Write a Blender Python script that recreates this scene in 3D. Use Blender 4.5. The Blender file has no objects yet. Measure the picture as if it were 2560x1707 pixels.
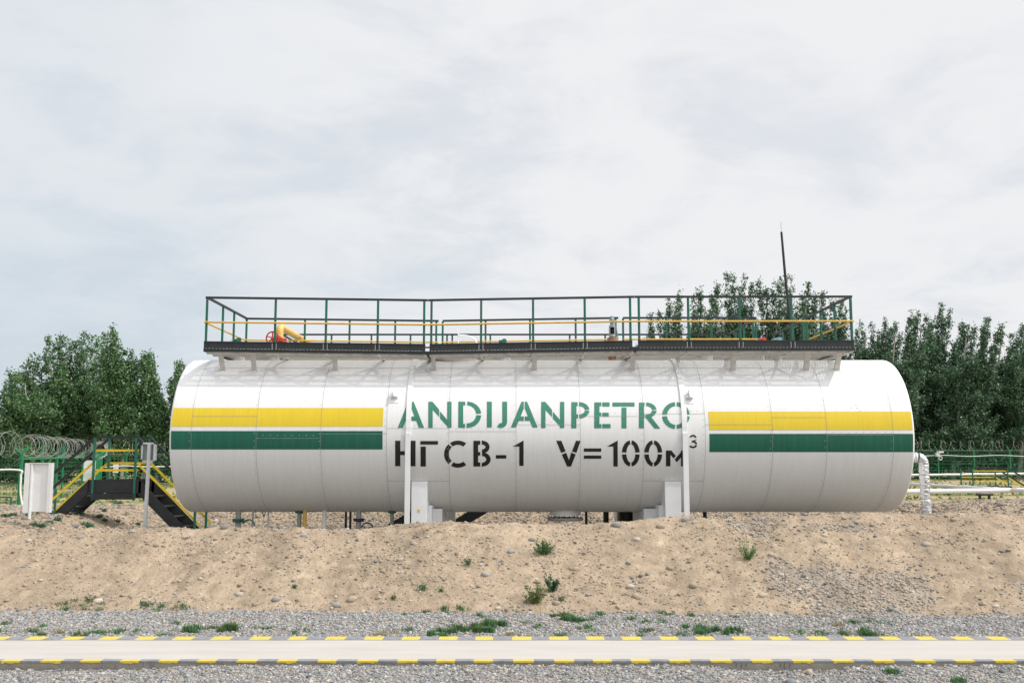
import bpy, math, random
import numpy as np
from mathutils import Vector, Matrix
R_ = math.radians
rnd = random.Random(7)
SC = bpy.context.scene
COL = SC.collection

# ------------------------------------------------------------------ camera, sky, sun, exposure
F = 2489.0                      # focal length in photo pixels (2560 wide, 35 mm)
PITCH = 6.79
CAMZ = 2.0
cd = bpy.data.cameras.new('camera'); cd.lens = 35.0; cd.sensor_width = 36.0
cd.clip_start = 0.05; cd.clip_end = 3000
cam = bpy.data.objects.new('camera', cd); COL.objects.link(cam)
cam.location = (0, 0, CAMZ); cam.rotation_euler = (R_(90+PITCH), 0, 0)
SC.camera = cam
SUN = Vector((0.60, -0.20, 0.85)).normalized()
EL = math.asin(SUN.z); AZ = math.atan2(SUN.x, SUN.y)
SC.view_settings.view_transform = 'Standard'; SC.view_settings.look = 'None'
SC.view_settings.gamma = 1.0; SC.view_settings.exposure = 0.42
SC.view_settings.use_curve_mapping = False
SC.cycles.max_bounces = 6; SC.cycles.transparent_max_bounces = 8

w = bpy.data.worlds.new("World"); SC.world = w; w.use_nodes = True
nt = w.node_tree; N = nt.nodes; L = nt.links
for n in list(N): N.remove(n)
def nd(t, **kw):
    n = N.new(t)
    for k, v in kw.items(): setattr(n, k, v)
    return n
out = nd('ShaderNodeOutputWorld'); bg = nd('ShaderNodeBackground'); bg.inputs[1].default_value = 0.1
L.new(bg.outputs[0], out.inputs[0])
sky = nd('ShaderNodeTexSky', sky_type='NISHITA', sun_disc=False)
sky.sun_elevation = EL; sky.sun_rotation = AZ; sky.air_density = 1.0; sky.dust_density = 2.5
tc = nd('ShaderNodeTexCoord'); sep = nd('ShaderNodeSeparateXYZ'); L.new(tc.outputs['Generated'], sep.inputs[0])
def mth(op, a, b=None, c=None, clamp=False):
    n = nd('ShaderNodeMath', operation=op, use_clamp=clamp)
    for i, v in enumerate((a, b, c)):
        if v is None: continue
        if isinstance(v, (int, float)): n.inputs[i].default_value = v
        else: L.new(v, n.inputs[i])
    return n.outputs[0]
zz = mth('ADD', mth('MAXIMUM', sep.outputs[2], 0.0), 0.22)
cu = mth('DIVIDE', sep.outputs[0], zz); cv = mth('DIVIDE', sep.outputs[1], zz)
cmb = nd('ShaderNodeCombineXYZ'); L.new(cu, cmb.inputs[0]); L.new(cv, cmb.inputs[1])
def noise(scale, detail, rough, off, dist=0.0):
    mp = nd('ShaderNodeMapping'); mp.inputs['Location'].default_value = off; L.new(cmb.outputs[0], mp.inputs[0])
    n = nd('ShaderNodeTexNoise'); n.inputs['Scale'].default_value = scale; n.inputs['Detail'].default_value = detail
    n.inputs['Roughness'].default_value = rough; n.inputs['Distortion'].default_value = dist
    L.new(mp.outputs[0], n.inputs['Vector']); return n.outputs[0]
n1 = noise(0.8, 3, 0.5, (1.3, 4.2, 0), 0.3); n2 = noise(2.6, 8, 0.60, (8.4, 2.7, 0), 0.35)
def mrange(v, a, b, c=0.0, d=1.0):
    n = nd('ShaderNodeMapRange', interpolation_type='SMOOTHSTEP'); L.new(v, n.inputs[0])
    for i, x in zip((1, 2, 3, 4), (a, b, c, d)): n.inputs[i].default_value = x
    return n.outputs[0]
side = mrange(sep.outputs[0], -0.62, 0.35)                       # thicker, greyer veil on the left
hi = mrange(sep.outputs[2], 0.0, 0.34)
thick = mth('ADD', mth('MULTIPLY', n1, 0.55), mth('MULTIPLY', side, 0.42))
thick = mth('ADD', thick, mth('MULTIPLY', hi, 0.22))
amp = mth('MULTIPLY', mth('SUBTRACT', n2, 0.5), mth('ADD', mth('MULTIPLY', side, 1.7), 0.06))
bright = mrange(mth('ADD', thick, mth('MULTIPLY', amp, 0.7)), 0.22, 0.85)
cr = nd('ShaderNodeMix', data_type='RGBA'); L.new(bright, cr.inputs[0])
cr.inputs[6].default_value = (4.85, 5.4, 5.9, 1); cr.inputs[7].default_value = (6.45, 6.5, 6.65, 1)
gap = mrange(mth('ADD', n2, mth('MULTIPLY', n1, 0.5)), 0.58, 0.80, 0.86, 1.0)
mx = nd('ShaderNodeMix', data_type='RGBA'); L.new(gap, mx.inputs[0])
L.new(sky.outputs[0], mx.inputs[6]); L.new(cr.outputs[2], mx.inputs[7])
# the thin cloud veil is brightest round the sun, which stands high behind the camera's right shoulder
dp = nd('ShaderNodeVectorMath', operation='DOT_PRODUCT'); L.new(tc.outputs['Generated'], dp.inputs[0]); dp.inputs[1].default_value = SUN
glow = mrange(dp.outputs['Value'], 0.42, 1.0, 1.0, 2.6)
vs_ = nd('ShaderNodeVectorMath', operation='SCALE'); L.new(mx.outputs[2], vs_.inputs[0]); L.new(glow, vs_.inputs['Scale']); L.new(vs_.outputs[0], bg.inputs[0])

sd = bpy.data.lights.new('sun', 'SUN'); sd.energy = 1.8; sd.angle = R_(0.8); sd.color = (1.0, 0.95, 0.88)
so = bpy.data.objects.new('sun', sd); COL.objects.link(so)
so.rotation_euler = (-SUN).to_track_quat('-Z', 'Y').to_euler(); so.location = (20, 5, 30)

# ------------------------------------------------------------------ measuring helpers
cP, sP = math.cos(R_(PITCH)), math.sin(R_(PITCH))
def ray(px, py):
    u = (px-1280)/F; v = -(py-853.5)/F
    return Vector((u, cP - v*sP, sP + v*cP))
def at(px, py, Y):
    d = ray(px, py); return Vector((0, 0, CAMZ)) + d*(Y/d.y)
def on_z(px, py, z=0.0):
    d = ray(px, py); return Vector((0, 0, CAMZ)) + d*((z-CAMZ)/d.z)
TY, TZ, TR = 21.26, 2.52, 1.60
X0, X1 = -6.75, 7.93
def on_tank(px, py, r=TR):
    d = ray(px, py); k = d.z/d.y                       # z-2 = k*Y
    a = 1+k*k; b = -2*TY + 2*k*(CAMZ-TZ); c = TY*TY + (CAMZ-TZ)**2 - r*r
    disc = max(b*b-4*a*c, 0); Y = (-b - math.sqrt(disc))/(2*a)
    p = at(px, py, Y); phi = math.atan2(TY-Y, p.z-TZ)   # 0 on top, pi/2 facing the camera
    return p.x, phi

def hashn(ix, iy, s):
    n = (ix.astype(np.int64)*374761393 + iy.astype(np.int64)*668265263 + s*974634777) & 0x7fffffff
    n = ((n ^ (n >> 13))*1274126177) & 0x7fffffff
    return ((n ^ (n >> 16)) & 0xffff)/65535.0
def vnoise(x, y, s=0):
    x = np.asarray(x, float); y = np.asarray(y, float)
    ix = np.floor(x); iy = np.floor(y); fx = x-ix; fy = y-iy
    fx = fx*fx*(3-2*fx); fy = fy*fy*(3-2*fy)
    a = hashn(ix, iy, s); b = hashn(ix+1, iy, s); c = hashn(ix, iy+1, s); d = hashn(ix+1, iy+1, s)
    return (a*(1-fx)+b*fx)*(1-fy) + (c*(1-fx)+d*fx)*fy
def fbm(x, y, s=0, o=4):
    t = 0; a = .5; f = 1.0
    for i in range(o):
        t = t + a*(vnoise(x*f, y*f, s+i*17)-.5); a *= .5; f *= 2.03
    return t
def ss(x, a, b):
    t = np.clip((x-a)/(b-a), 0, 1); return t*t*(3-2*t)

# ------------------------------------------------------------------ materials
def mat(name, col, rough=0.6, metal=0.0, var=0.12, vscale=6.0, stretch=(1, 1, 1), bump=0.0, bscale=40.0,
        col2=None, attr=None, spec=0.5, trans=0.0):
    m = bpy.data.materials.new(name); m.use_nodes = True
    t = m.node_tree; b = t.nodes['Principled BSDF']
    b.inputs['Roughness'].default_value = rough; b.inputs['Metallic'].default_value = metal
    b.inputs['Specular IOR Level'].default_value = spec
    co = t.nodes.new('ShaderNodeTexCoord'); mp = t.nodes.new('ShaderNodeMapping')
    mp.inputs['Scale'].default_value = stretch; t.links.new(co.outputs['Object'], mp.inputs[0])
    n = t.nodes.new('ShaderNodeTexNoise'); n.inputs['Scale'].default_value = vscale; n.inputs['Detail'].default_value = 6
    n.inputs['Roughness'].default_value = 0.62
    t.links.new(mp.outputs[0], n.inputs['Vector'])
    r = t.nodes.new('ShaderNodeMapRange'); t.links.new(n.outputs[0], r.inputs[0])
    r.inputs[1].default_value = 0.3; r.inputs[2].default_value = 0.7
    mix = t.nodes.new('ShaderNodeMix'); mix.data_type = 'RGBA'; t.links.new(r.outputs[0], mix.inputs[0])
    if col2 is None: col2 = tuple(c*(1-2*var) for c in col)
    mix.inputs[6].default_value = (*col, 1); mix.inputs[7].default_value = (*col2, 1)
    src = mix.outputs[2]
    if attr:
        at_ = t.nodes.new('ShaderNodeAttribute'); at_.attribute_name = attr
        mu = t.nodes.new('ShaderNodeMix'); mu.data_type = 'RGBA'; mu.blend_type = 'MULTIPLY'; mu.inputs[0].default_value = 1
        t.links.new(src, mu.inputs[6]); t.links.new(at_.outputs['Color'], mu.inputs[7]); src = mu.outputs[2]
    t.links.new(src, b.inputs['Base Color'])
    if bump:
        n2 = t.nodes.new('ShaderNodeTexNoise'); n2.inputs['Scale'].default_value = bscale; n2.inputs['Detail'].default_value = 5
        t.links.new(mp.outputs[0], n2.inputs['Vector'])
        bm = t.nodes.new('ShaderNodeBump'); bm.inputs['Strength'].default_value = 1.0; bm.inputs['Distance'].default_value = bump
        t.links.new(n2.outputs[0], bm.inputs['Height']); t.links.new(bm.outputs[0], b.inputs['Normal'])
    if trans:
        tr = t.nodes.new('ShaderNodeBsdfTranslucent'); t.links.new(src, tr.inputs[0])
        ms = t.nodes.new('ShaderNodeMixShader'); ms.inputs[0].default_value = trans
        t.links.new(b.outputs[0], ms.inputs[1]); t.links.new(tr.outputs[0], ms.inputs[2])
        t.links.new(ms.outputs[0], t.nodes['Material Output'].inputs[0])
    return m
M = {}
M['tank'] = mat('white_tank_paint', (.775, .77, .755), .55, 0, .035, 2.4, (6, .6, .6), bump=.0012, bscale=3.0)
M['yellow'] = mat('yellow_paint', (.74, .54, .014), .45, 0, .05, 3, (6, 1, .5))
M['green'] = mat('green_paint', (.004, .125, .075), .42, 0, .16, 3, (8, 1, .5))
M['letter_green'] = mat('letter_green_paint', (.035, .22, .145), .5, 0, .1, 6)
M['letter_black'] = mat('letter_black_paint', (.012, .013, .014), .4, 0, .2, 6)
M['seam'] = mat('seam_dirt', (.42, .42, .41), .7, 0, .3, 20)
M['rivet'] = mat('rivet_metal', (.55, .55, .54), .4, .3, .1)
M['white'] = mat('white_metal_paint', (.78, .78, .78), .45, 0, .04, 4)
M['beige'] = mat('beige_white_paint', (.70, .67, .62), .55, 0, .12, 9)
M['black'] = mat('black_metal_paint', (.016, .02, .021), .5, 0, .3, 7, bump=.0006, bscale=60)
M['grey_black'] = mat('faded_black_paint', (.022, .027, .028), .55, 0, .25, 7)
M['dgreen'] = mat('dark_green_paint', (.012, .14, .085), .45, 0, .15, 8)
M['lgreen'] = mat('bright_green_paint', (.012, .22, .085), .5, 0, .15, 8)
M['rail_yellow'] = mat('yellow_rail_paint', (.72, .43, .05), .4, 0, .1, 8)
M['pipe_yellow'] = mat('yellow_pipe_paint', (.74, .47, .12), .5, 0, .08, 8)
M['lemon'] = mat('lemon_paint', (.74, .52, .015), .5, 0, .1, 8)
M['red'] = mat('red_paint', (.55, .05, .03), .5, 0, .12, 12)
M['blue'] = mat('pale_blue_paint', (.22, .34, .42), .5, 0, .12, 16)
M['dblue'] = mat('dark_blue_paint', (.012, .03, .085), .45, 0, .2, 16)
M['silver'] = mat('worn_silver_paint', (.45, .46, .45), .45, .4, .15, 20)
M['alu'] = mat('aluminium', (.60, .61, .62), .38, .75, .08, 10, (1, 1, .3))
M['rust'] = mat('rusty_metal', (.42, .30, .20), .8, .1, .3, 30, col2=(.34, .14, .05))
M['foil'] = mat('silver_foil', (.74, .75, .76), .28, .85, .15, 14, bump=.02, bscale=22)
M['foil_white'] = mat('white_foil_wrap', (.75, .75, .74), .5, .2, .12, 20, bump=.01, bscale=30)
M['galv'] = mat('galvanised_wire', (.48, .48, .46), .5, .5, .1)
M['wire_green'] = mat('green_mesh_wire', (.01, .16, .07), .55, 0, .1)
M['grate'] = mat('galvanised_grating', (.55, .53, .49), .55, .2, .1)
M['glass'] = mat('dusty_glass', (.20, .23, .20), .15, 0, .1, 8)
M['pgrey'] = mat('grey_pipe_paint', (.40, .40, .37), .55, 0, .12, 8)
M['rod'] = mat('dark_rod', (.035, .03, .032), .5, .2, .2)
M['conc'] = mat('pale_path_concrete', (.475, .445, .41), .85, 0, .07, 1.6, (.5, 3, 1), bump=.002, bscale=60)
M['kerbside'] = mat('raw_concrete', (.27, .25, .21), .9, 0, .15, 8, bump=.004, bscale=40)
M['kyellow'] = mat('kerb_yellow_paint', (.64, .49, .08), .75, 0, .1, 14, bump=.002, bscale=50)
M['kgrey'] = mat('kerb_worn_black_paint', (.15, .155, .17), .75, 0, .25, 14, bump=.003, bscale=50, col2=(.27, .27, .285))
M['stone'] = mat('stones', (1.0, 1.0, 1.0), .8, 0, .12, 30, attr='Col')
M['ground'] = mat('ground_soil', (1.0, 1.0, 1.0), .95, 0, .10, 5, bump=.03, bscale=17, attr='Col', spec=.2)
M['leaf'] = mat('poplar_leaf', (1, 1, 1), .5, 0, .1, 3, attr='Col', trans=.28, spec=.35)
M['grass'] = mat('grass_blade', (1, 1, 1), .55, 0, .1, 3, attr='Col', trans=.25, spec=.3)
M['bark'] = mat('pale_poplar_bark', (.42, .38, .33), .85, 0, .25, 3, (3, 3, .6))
M['brick'] = mat('brick_wall', (.30, .12, .07), .9, 0, .2, 3)
M['plaster'] = mat('plaster_wall', (.30, .26, .19), .9, 0, .2, .5)

# ------------------------------------------------------------------ mesh builder
class MB:
    def __init__(s): s.v = []; s.f = []; s.m = []; s.sm = []
    def add(s, vs, fs, mi=0, smooth=False):
        o = len(s.v); s.v += [tuple(p) for p in vs]
        for f in fs: s.f.append([o+i for i in f]); s.m.append(mi); s.sm.append(smooth)
        return s
    def box(s, a, b, mi=0):
        x0, x1 = sorted((a[0], b[0])); y0, y1 = sorted((a[1], b[1])); z0, z1 = sorted((a[2], b[2]))
        v = [(x0,y0,z0),(x1,y0,z0),(x1,y1,z0),(x0,y1,z0),(x0,y0,z1),(x1,y0,z1),(x1,y1,z1),(x0,y1,z1)]
        return s.add(v, [(3,2,1,0),(4,5,6,7),(0,1,5,4),(1,2,6,5),(2,3,7,6),(3,0,4,7)], mi)
    def bar(s, p, q, wd, hg, up=(0, 0, 1), mi=0):
        p = Vector(p); q = Vector(q); d = (q-p).normalized(); up = Vector(up)
        if abs(d.dot(up)) > .99: up = Vector((0, 1, 0))
        sx = d.cross(up).normalized(); sz = sx.cross(d).normalized()
        v = [c + sx*(wd/2*i) + sz*(hg/2*j) for c in (p, q) for i, j in ((-1,-1),(1,-1),(1,1),(-1,1))]
        return s.add(v, [(0,1,2,3),(7,6,5,4),(0,4,5,1),(1,5,6,2),(2,6,7,3),(3,7,4,0)], mi)
    def tube(s, pts, r, n=12, mi=0, caps=True):
        pts = [Vector(p) for p in pts]; rs = r if isinstance(r, (list, tuple)) else [r]*len(pts)
        vs = []; prev = None
        for i, p in enumerate(pts):
            d = (pts[min(i+1, len(pts)-1)] - pts[max(i-1, 0)]).normalized()
            if prev is None:
                a = Vector((0, 0, 1)) if abs(d.z) < .9 else Vector((1, 0, 0)); u = d.cross(a).normalized()
            else: u = (prev - d*prev.dot(d)).normalized()
            prev = u; v = d.cross(u)
            for k in range(n):
                t = 2*math.pi*k/n; vs.append(p + (u*math.cos(t)+v*math.sin(t))*rs[i])
        fs = [(i*n+k, i*n+(k+1) % n, (i+1)*n+(k+1) % n, (i+1)*n+k) for i in range(len(pts)-1) for k in range(n)]
        s.add(vs, fs, mi, True)
        if caps:
            o = (len(pts)-1)*n
            s.add(vs[:n], [tuple(range(n))[::-1]], mi); s.add(vs[o:], [tuple(range(n))], mi)
        return s
    def disc(s, c, axis, r, h, n=24, mi=0):
        c = Vector(c); a = Vector(axis).normalized(); return s.tube([c-a*h/2, c+a*h/2], r, n, mi)
    def torus(s, c, axis, R, r, n=28, k=8, mi=0):
        c = Vector(c); a = Vector(axis).normalized(); u = a.orthogonal().normalized(); v = a.cross(u); vs = []
        for i in range(n):
            t = 2*math.pi*i/n; e = u*math.cos(t)+v*math.sin(t)
            for j in range(k):
                q = 2*math.pi*j/k; vs.append(c+e*(R+r*math.cos(q))+a*(r*math.sin(q)))
        fs = [(i*k+j, ((i+1) % n)*k+j, ((i+1) % n)*k+(j+1) % k, i*k+(j+1) % k) for i in range(n) for j in range(k)]
        return s.add(vs, fs, mi, True)
    def build(s, name, mats, parent=None, bevel=0):
        if not isinstance(mats, (list, tuple)): mats = [mats]
        off = root_loc(parent) if parent else Vector((0, 0, 0))
        me = bpy.data.meshes.new(name)
        me.from_pydata([(x-off.x, y-off.y, z-off.z) for x, y, z in s.v], [], s.f)
        for m in mats: me.materials.append(M[m] if isinstance(m, str) else m)
        me.polygons.foreach_set('material_index', s.m); me.polygons.foreach_set('use_smooth', s.sm); me.update()
        o = bpy.data.objects.new(name, me); COL.objects.link(o)
        if parent: o.parent = parent
        if bevel:
            b = o.modifiers.new('bevel', 'BEVEL'); b.width = bevel; b.segments = 2; b.limit_method = 'ANGLE'
        return o
def root_loc(o):
    l = Vector(o.location)
    while o.parent: o = o.parent; l += Vector(o.location)
    return l
def tag(o, label=None, cat=None, group=None, kind=None):
    if label: o['label'] = label
    if cat: o['category'] = cat
    if group: o['group'] = group
    if kind: o['kind'] = kind
    return o
def thing(name, loc, label, cat, group=None):
    o = bpy.data.objects.new(name, None); o.empty_display_size = .2; COL.objects.link(o); o.location = loc
    return tag(o, label, cat, group)
def npmesh(name, V, Fc, mats, parent=None, colors=None, smooth=False):
    off = root_loc(parent) if parent else Vector((0, 0, 0))
    V = np.asarray(V, np.float32) - np.array(off, np.float32); Fc = np.asarray(Fc, np.int32); k = Fc.shape[1]
    me = bpy.data.meshes.new(name)
    me.vertices.add(len(V)); me.vertices.foreach_set('co', V.ravel())
    me.loops.add(Fc.size); me.loops.foreach_set('vertex_index', Fc.ravel())
    me.polygons.add(len(Fc)); me.polygons.foreach_set('loop_start', np.arange(0, Fc.size, k, dtype=np.int32))
    me.polygons.foreach_set('loop_total', np.full(len(Fc), k, np.int32))
    if smooth: me.polygons.foreach_set('use_smooth', np.ones(len(Fc), bool))
    me.update(calc_edges=True)
    if colors is not None:
        ca = me.color_attributes.new('Col', 'FLOAT_COLOR', 'POINT')
        c4 = np.ones((len(V), 4), np.float32); c4[:, :3] = colors; ca.data.foreach_set('color', c4.ravel())
    for m in mats: me.materials.append(M[m])
    o = bpy.data.objects.new(name, me); COL.objects.link(o)
    if parent: o.parent = parent
    return o

# ------------------------------------------------------------------ the ground
CRX = np.array([-9, -6, -4.0, -1.8, 1.0, 2.5, 5.0, 6.4, 8.0, 11]); CRZ = np.array([.90, .91, .94, .98, 1.03, 1.07, 1.15, 1.19, 1.16, 1.12])
PN, PF = on_z(1280, 1652).y, on_z(1280, 1591).y      # near and far edge of the path
def toe(X): return 13.75 - .3*ss(X, -4, 2) - .15*ss(X, 3, 7)
def hgt(X, Y, fine=True):
    X = np.asarray(X, float); Y = np.asarray(Y, float)
    cz = np.interp(X, CRX, CRZ); t0 = toe(X) + .18*fbm(X*.9, Y*0+3, 5, 3)
    base = np.where(Y < PF, -.085 + .02*fbm(X*.8, Y*1.5, 9, 3) + .045*ss(X, -3.9, -2.9)*(1-ss(X, 1.9, 2.3)*(1-ss(X, 3.2, 3.5))), -.02)
    front = ss(Y, t0-.15, 15.9)*.0 + np.clip((Y-t0)/(15.75-t0), 0, 1)
    front = front*.92 + .08*front*front*(3-2*front)
    berm = -.02 + (cz+.02)*front
    # inner side falls to the pit floor, except along the side bunds
    sideL = 1-ss(X, -11.3, -8.6); sideR = ss(X, 11.0, 14.0)
    pit = 1-ss(Y, 15.8, 18.3)
    zside = np.maximum(.66*sideL, .80*sideR)*(1-ss(Y, 31, 34.5))
    inner = np.maximum(cz*pit, zside*1.0)
    inner = np.where(Y < 17, np.maximum(inner, cz*pit), inner)
    # back bund
    bz = np.interp(X, [-16, -9, 0, 8.5, 12, 16], [.42, .44, .6, .74, .62, .60])
    b = ss(Y, 30.2, 32.8); backfar = 1-ss(Y, 33.4, 36.5)
    far = np.interp(X, [-30, -12, 8, 30], [.12, .18, .58, .62]) + np.interp(X, [-25, 25], [.35, .14])*ss(Y, 36, 60)
    back = np.maximum(b*(bz-far)*backfar + far*b, 0)
    z = np.where(Y < t0-.15, base, np.where(Y < 15.75, np.maximum(berm, base), np.maximum(inner, back)))
    lump = ss(Y, t0, t0+.6)*(1-ss(Y, 36, 40))
    z = z + lump*(.14*fbm(X*.8, Y*.9, 21, 3) + (.07*fbm(X*4.1, Y*4.1, 31, 4)))
    rill = np.sin(X*4.3 + 3*vnoise(X*.7, Y*.3, 3))*.02*ss(Y, t0+.3, 15)*(1-ss(Y, 15.3, 15.9)); z = z+rill
    if fine: z = z + (.022*fbm(X*14, Y*14, 41, 3)+.055*np.maximum(fbm(X*6.5, Y*6.5, 45, 4), -.05)*ss(Y, t0, t0+.5))*(1-ss(Y, 40, 50))
    pathm = ss(Y, PN-.02, PN+.03)*(1-ss(Y, PF-.04, PF+.01)); z = z - .12*pathm
    return z
def H(x, y): return float(hgt(np.array([x]), np.array([y]))[0])
def hit(px, py, y0=9.0, y1=60.0):
    d = ray(px, py); Y = np.arange(y0, y1, .02); z = CAMZ + d.z/d.y*Y; x = d.x/d.y*Y
    below = z <= hgt(x, Y); i = int(np.argmax(below)) if below.any() else len(Y)-1
    return Vector((x[i], Y[i], float(z[i])))
def gravel_mask(X, Y):
    t0 = toe(X)
    g = 1-ss(Y + .25*fbm(X*3, Y*3, 51, 3), t0-.12, t0+.12)
    # loose gravel spilled down the slope on the right and small patches
    n = fbm(X*1.6, Y*1.6, 61, 4)
    def blob(cx, cy, rx, ry): return np.exp(-(((X-cx)/rx)**2 + ((Y-cy)/ry)**2))
    s = 1.1*blob(4.6, 13.9, 1.2, .55) + 1.0*blob(8.05, 14.9, .5, .8) + .7*blob(7.6, 13.9, 1.2, .3) + .55*blob(3.4, 15.5, .9, .25) + .8*blob(5.1, 15.3, .7, .2) + .5*blob(-2.9, 15.7, .3, .15) + .35*blob(-4.5, 13.9, 1.2, .2)
    return np.clip(np.maximum(g, .85*ss(s*.9+n*1.6, .25, .85)), 0, 1)
def axis(segs):
    o = []
    for a, b, st in segs: o.append(np.arange(a, b-1e-6, st))
    return np.concatenate(o)
gx = axis([(-900, -100, 80), (-100, -30, 5), (-30, -14, .4), (-14, -9, .08), (-9, 9, .045), (9, 14, .08), (14, 30, .4), (30, 100, 5), (100, 981, 80)])
gy = axis([(-60, 0, 10), (0, 7, .5), (7, 8.5, .08), (8.5, 18, .045), (18, 30, .12), (30, 37, .08), (37, 70, .5), (70, 120, 5), (120, 2001, 90)])
GX, GY = np.meshgrid(gx, gy); GZ = hgt(GX, GY)
V = np.stack([GX.ravel(), GY.ravel(), GZ.ravel()], 1)
nx, ny = len(gx), len(gy); ii = (np.arange(ny-1)[:, None]*nx + np.arange(nx-1)[None, :]).ravel()
Fg = np.stack([ii, ii+1, ii+nx+1, ii+nx], 1)
g = gravel_mask(GX, GY).ravel()[:, None]
n_a = fbm(GX*1.3, GY*1.3, 71, 4).ravel()[:, None]; n_b = fbm(GX*9, GY*9, 81, 3).ravel()[:, None]
n_c = fbm(GX*22, GY*22, 83, 2).ravel()[:, None]; n_s = fbm(GX*3.2, GY*.7, 87, 4).ravel()[:, None]
sand = np.array([.38, .295, .208])*(1+.35*n_a+.6*n_b+.5*n_c+.55*n_s); sand2 = np.array([.31, .235, .165])*(1+.6*n_b)
sand = np.where(n_a+.3*n_b > .12, sand*.6+sand2*.4, sand)
grv = np.array([.25, .245, .24])*(1+.5*n_b)
gg_ = g*np.where((GY > toe(GX)+.1).ravel()[:, None], .4, .85); colg = sand*(1-gg_)+grv*gg_
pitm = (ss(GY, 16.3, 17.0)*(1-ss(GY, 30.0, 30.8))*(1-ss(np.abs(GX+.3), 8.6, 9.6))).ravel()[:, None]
colg = colg*(1-pitm)+np.array([.21, .19, .16])*(1+.5*n_b)*pitm  # pit floor darkened so it bounces less light onto the tank's underside
farm = ss(GY, 34, 38).ravel()[:, None]
dry = np.array([.40, .32, .18])*(1+.5*n_b); gg = ss(fbm(GX*.35, GY*.8, 91, 4)+.3*fbm(GX*3, GY*3, 95, 3), -.02, .16).ravel()[:, None]
fld = dry*(1-gg)+np.array([.10, .17, .045])*gg
colg = colg*(1-farm)+fld*farm
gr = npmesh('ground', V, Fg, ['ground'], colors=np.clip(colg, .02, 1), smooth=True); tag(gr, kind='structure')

# ------------------------------------------------------------------ path and painted kerb
mb = MB(); mb.box((-60, PN, -.3), (60, PF, 0)); pth = mb.build('path', ['conc']); tag(pth, kind='structure')
def edge_band(ya, yb, phase, period, seed, front=False):
    m = MB(); r = random.Random(seed); x = -14 - phase; k = 0
    def wav(x, s): return .012*(float(vnoise(np.array([x*2.3]), np.array([s*7.1]), 5)[0])-.5)*2
    while x < 14:
        ln = period/2*(1+r.uniform(-.06, .06)); n = 6
        for i in range(n):
            xa = x+ln*i/n; xb = x+ln*(i+1)/n
            ja, jb = wav(xa, ya), wav(xb, ya); ka, kb = wav(xa, yb+3), wav(xb, yb+3)
            if front:
                yA, yB = ya-.006, ya-.006
                drop = (.010+.012*abs(r.gauss(0, .5))) if k % 2 else .006+.006*r.random()
                m.add([(xa, yA, .004), (xb, yB, .004), (xb, yb+kb, .004), (xa, yb+ka, .004)], [(0,1,2,3)], k % 2)
                m.add([(xa, ya-.006, .004), (xb, ya-.006, .004), (xb, ya-.006, -drop), (xa, ya-.006, -drop)], [(3,2,1,0)], k % 2)
            else:
                m.add([(xa, ya+ja, .004), (xb, ya+jb, .004), (xb, yb, .004), (xa, yb, .004)], [(0,1,2,3)], k % 2)
        if front and not k % 2 and r.random() < .45:
            for q in range(r.randint(2, 5)):
                xd = x+r.uniform(.03, ln-.02); m.box((xd, ya-.010, -.01), (xd+.006, ya-.004, -r.uniform(.04, .085)), 0)
        x += ln; k += 1
    return m
y16 = on_z(1280, 1599.5).y; y49 = on_z(1280, 1648.5).y
for m_, in ((edge_band(y16, PF+.003, .05, on_z(1372, 1595).x-on_z(1280, 1595).x, 3),), (edge_band(PN, y49+.02, .12, on_z(1379, 1652).x-on_z(1280, 1652).x, 4, True),)):
    tag(m_.build('path_edge_paint', ['kgrey', 'kyellow']), kind='structure')
mb = MB()
for i in range(280):
    x = -14+i*.1; mb.add([(x, PN-.003, .001), (x+.1, PN-.003, .001), (x+.1, PN-.003, -.16), (x, PN-.003, -.16)], [(3,2,1,0)])
tag(mb.build('kerb', ['kerbside']), kind='structure')

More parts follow.
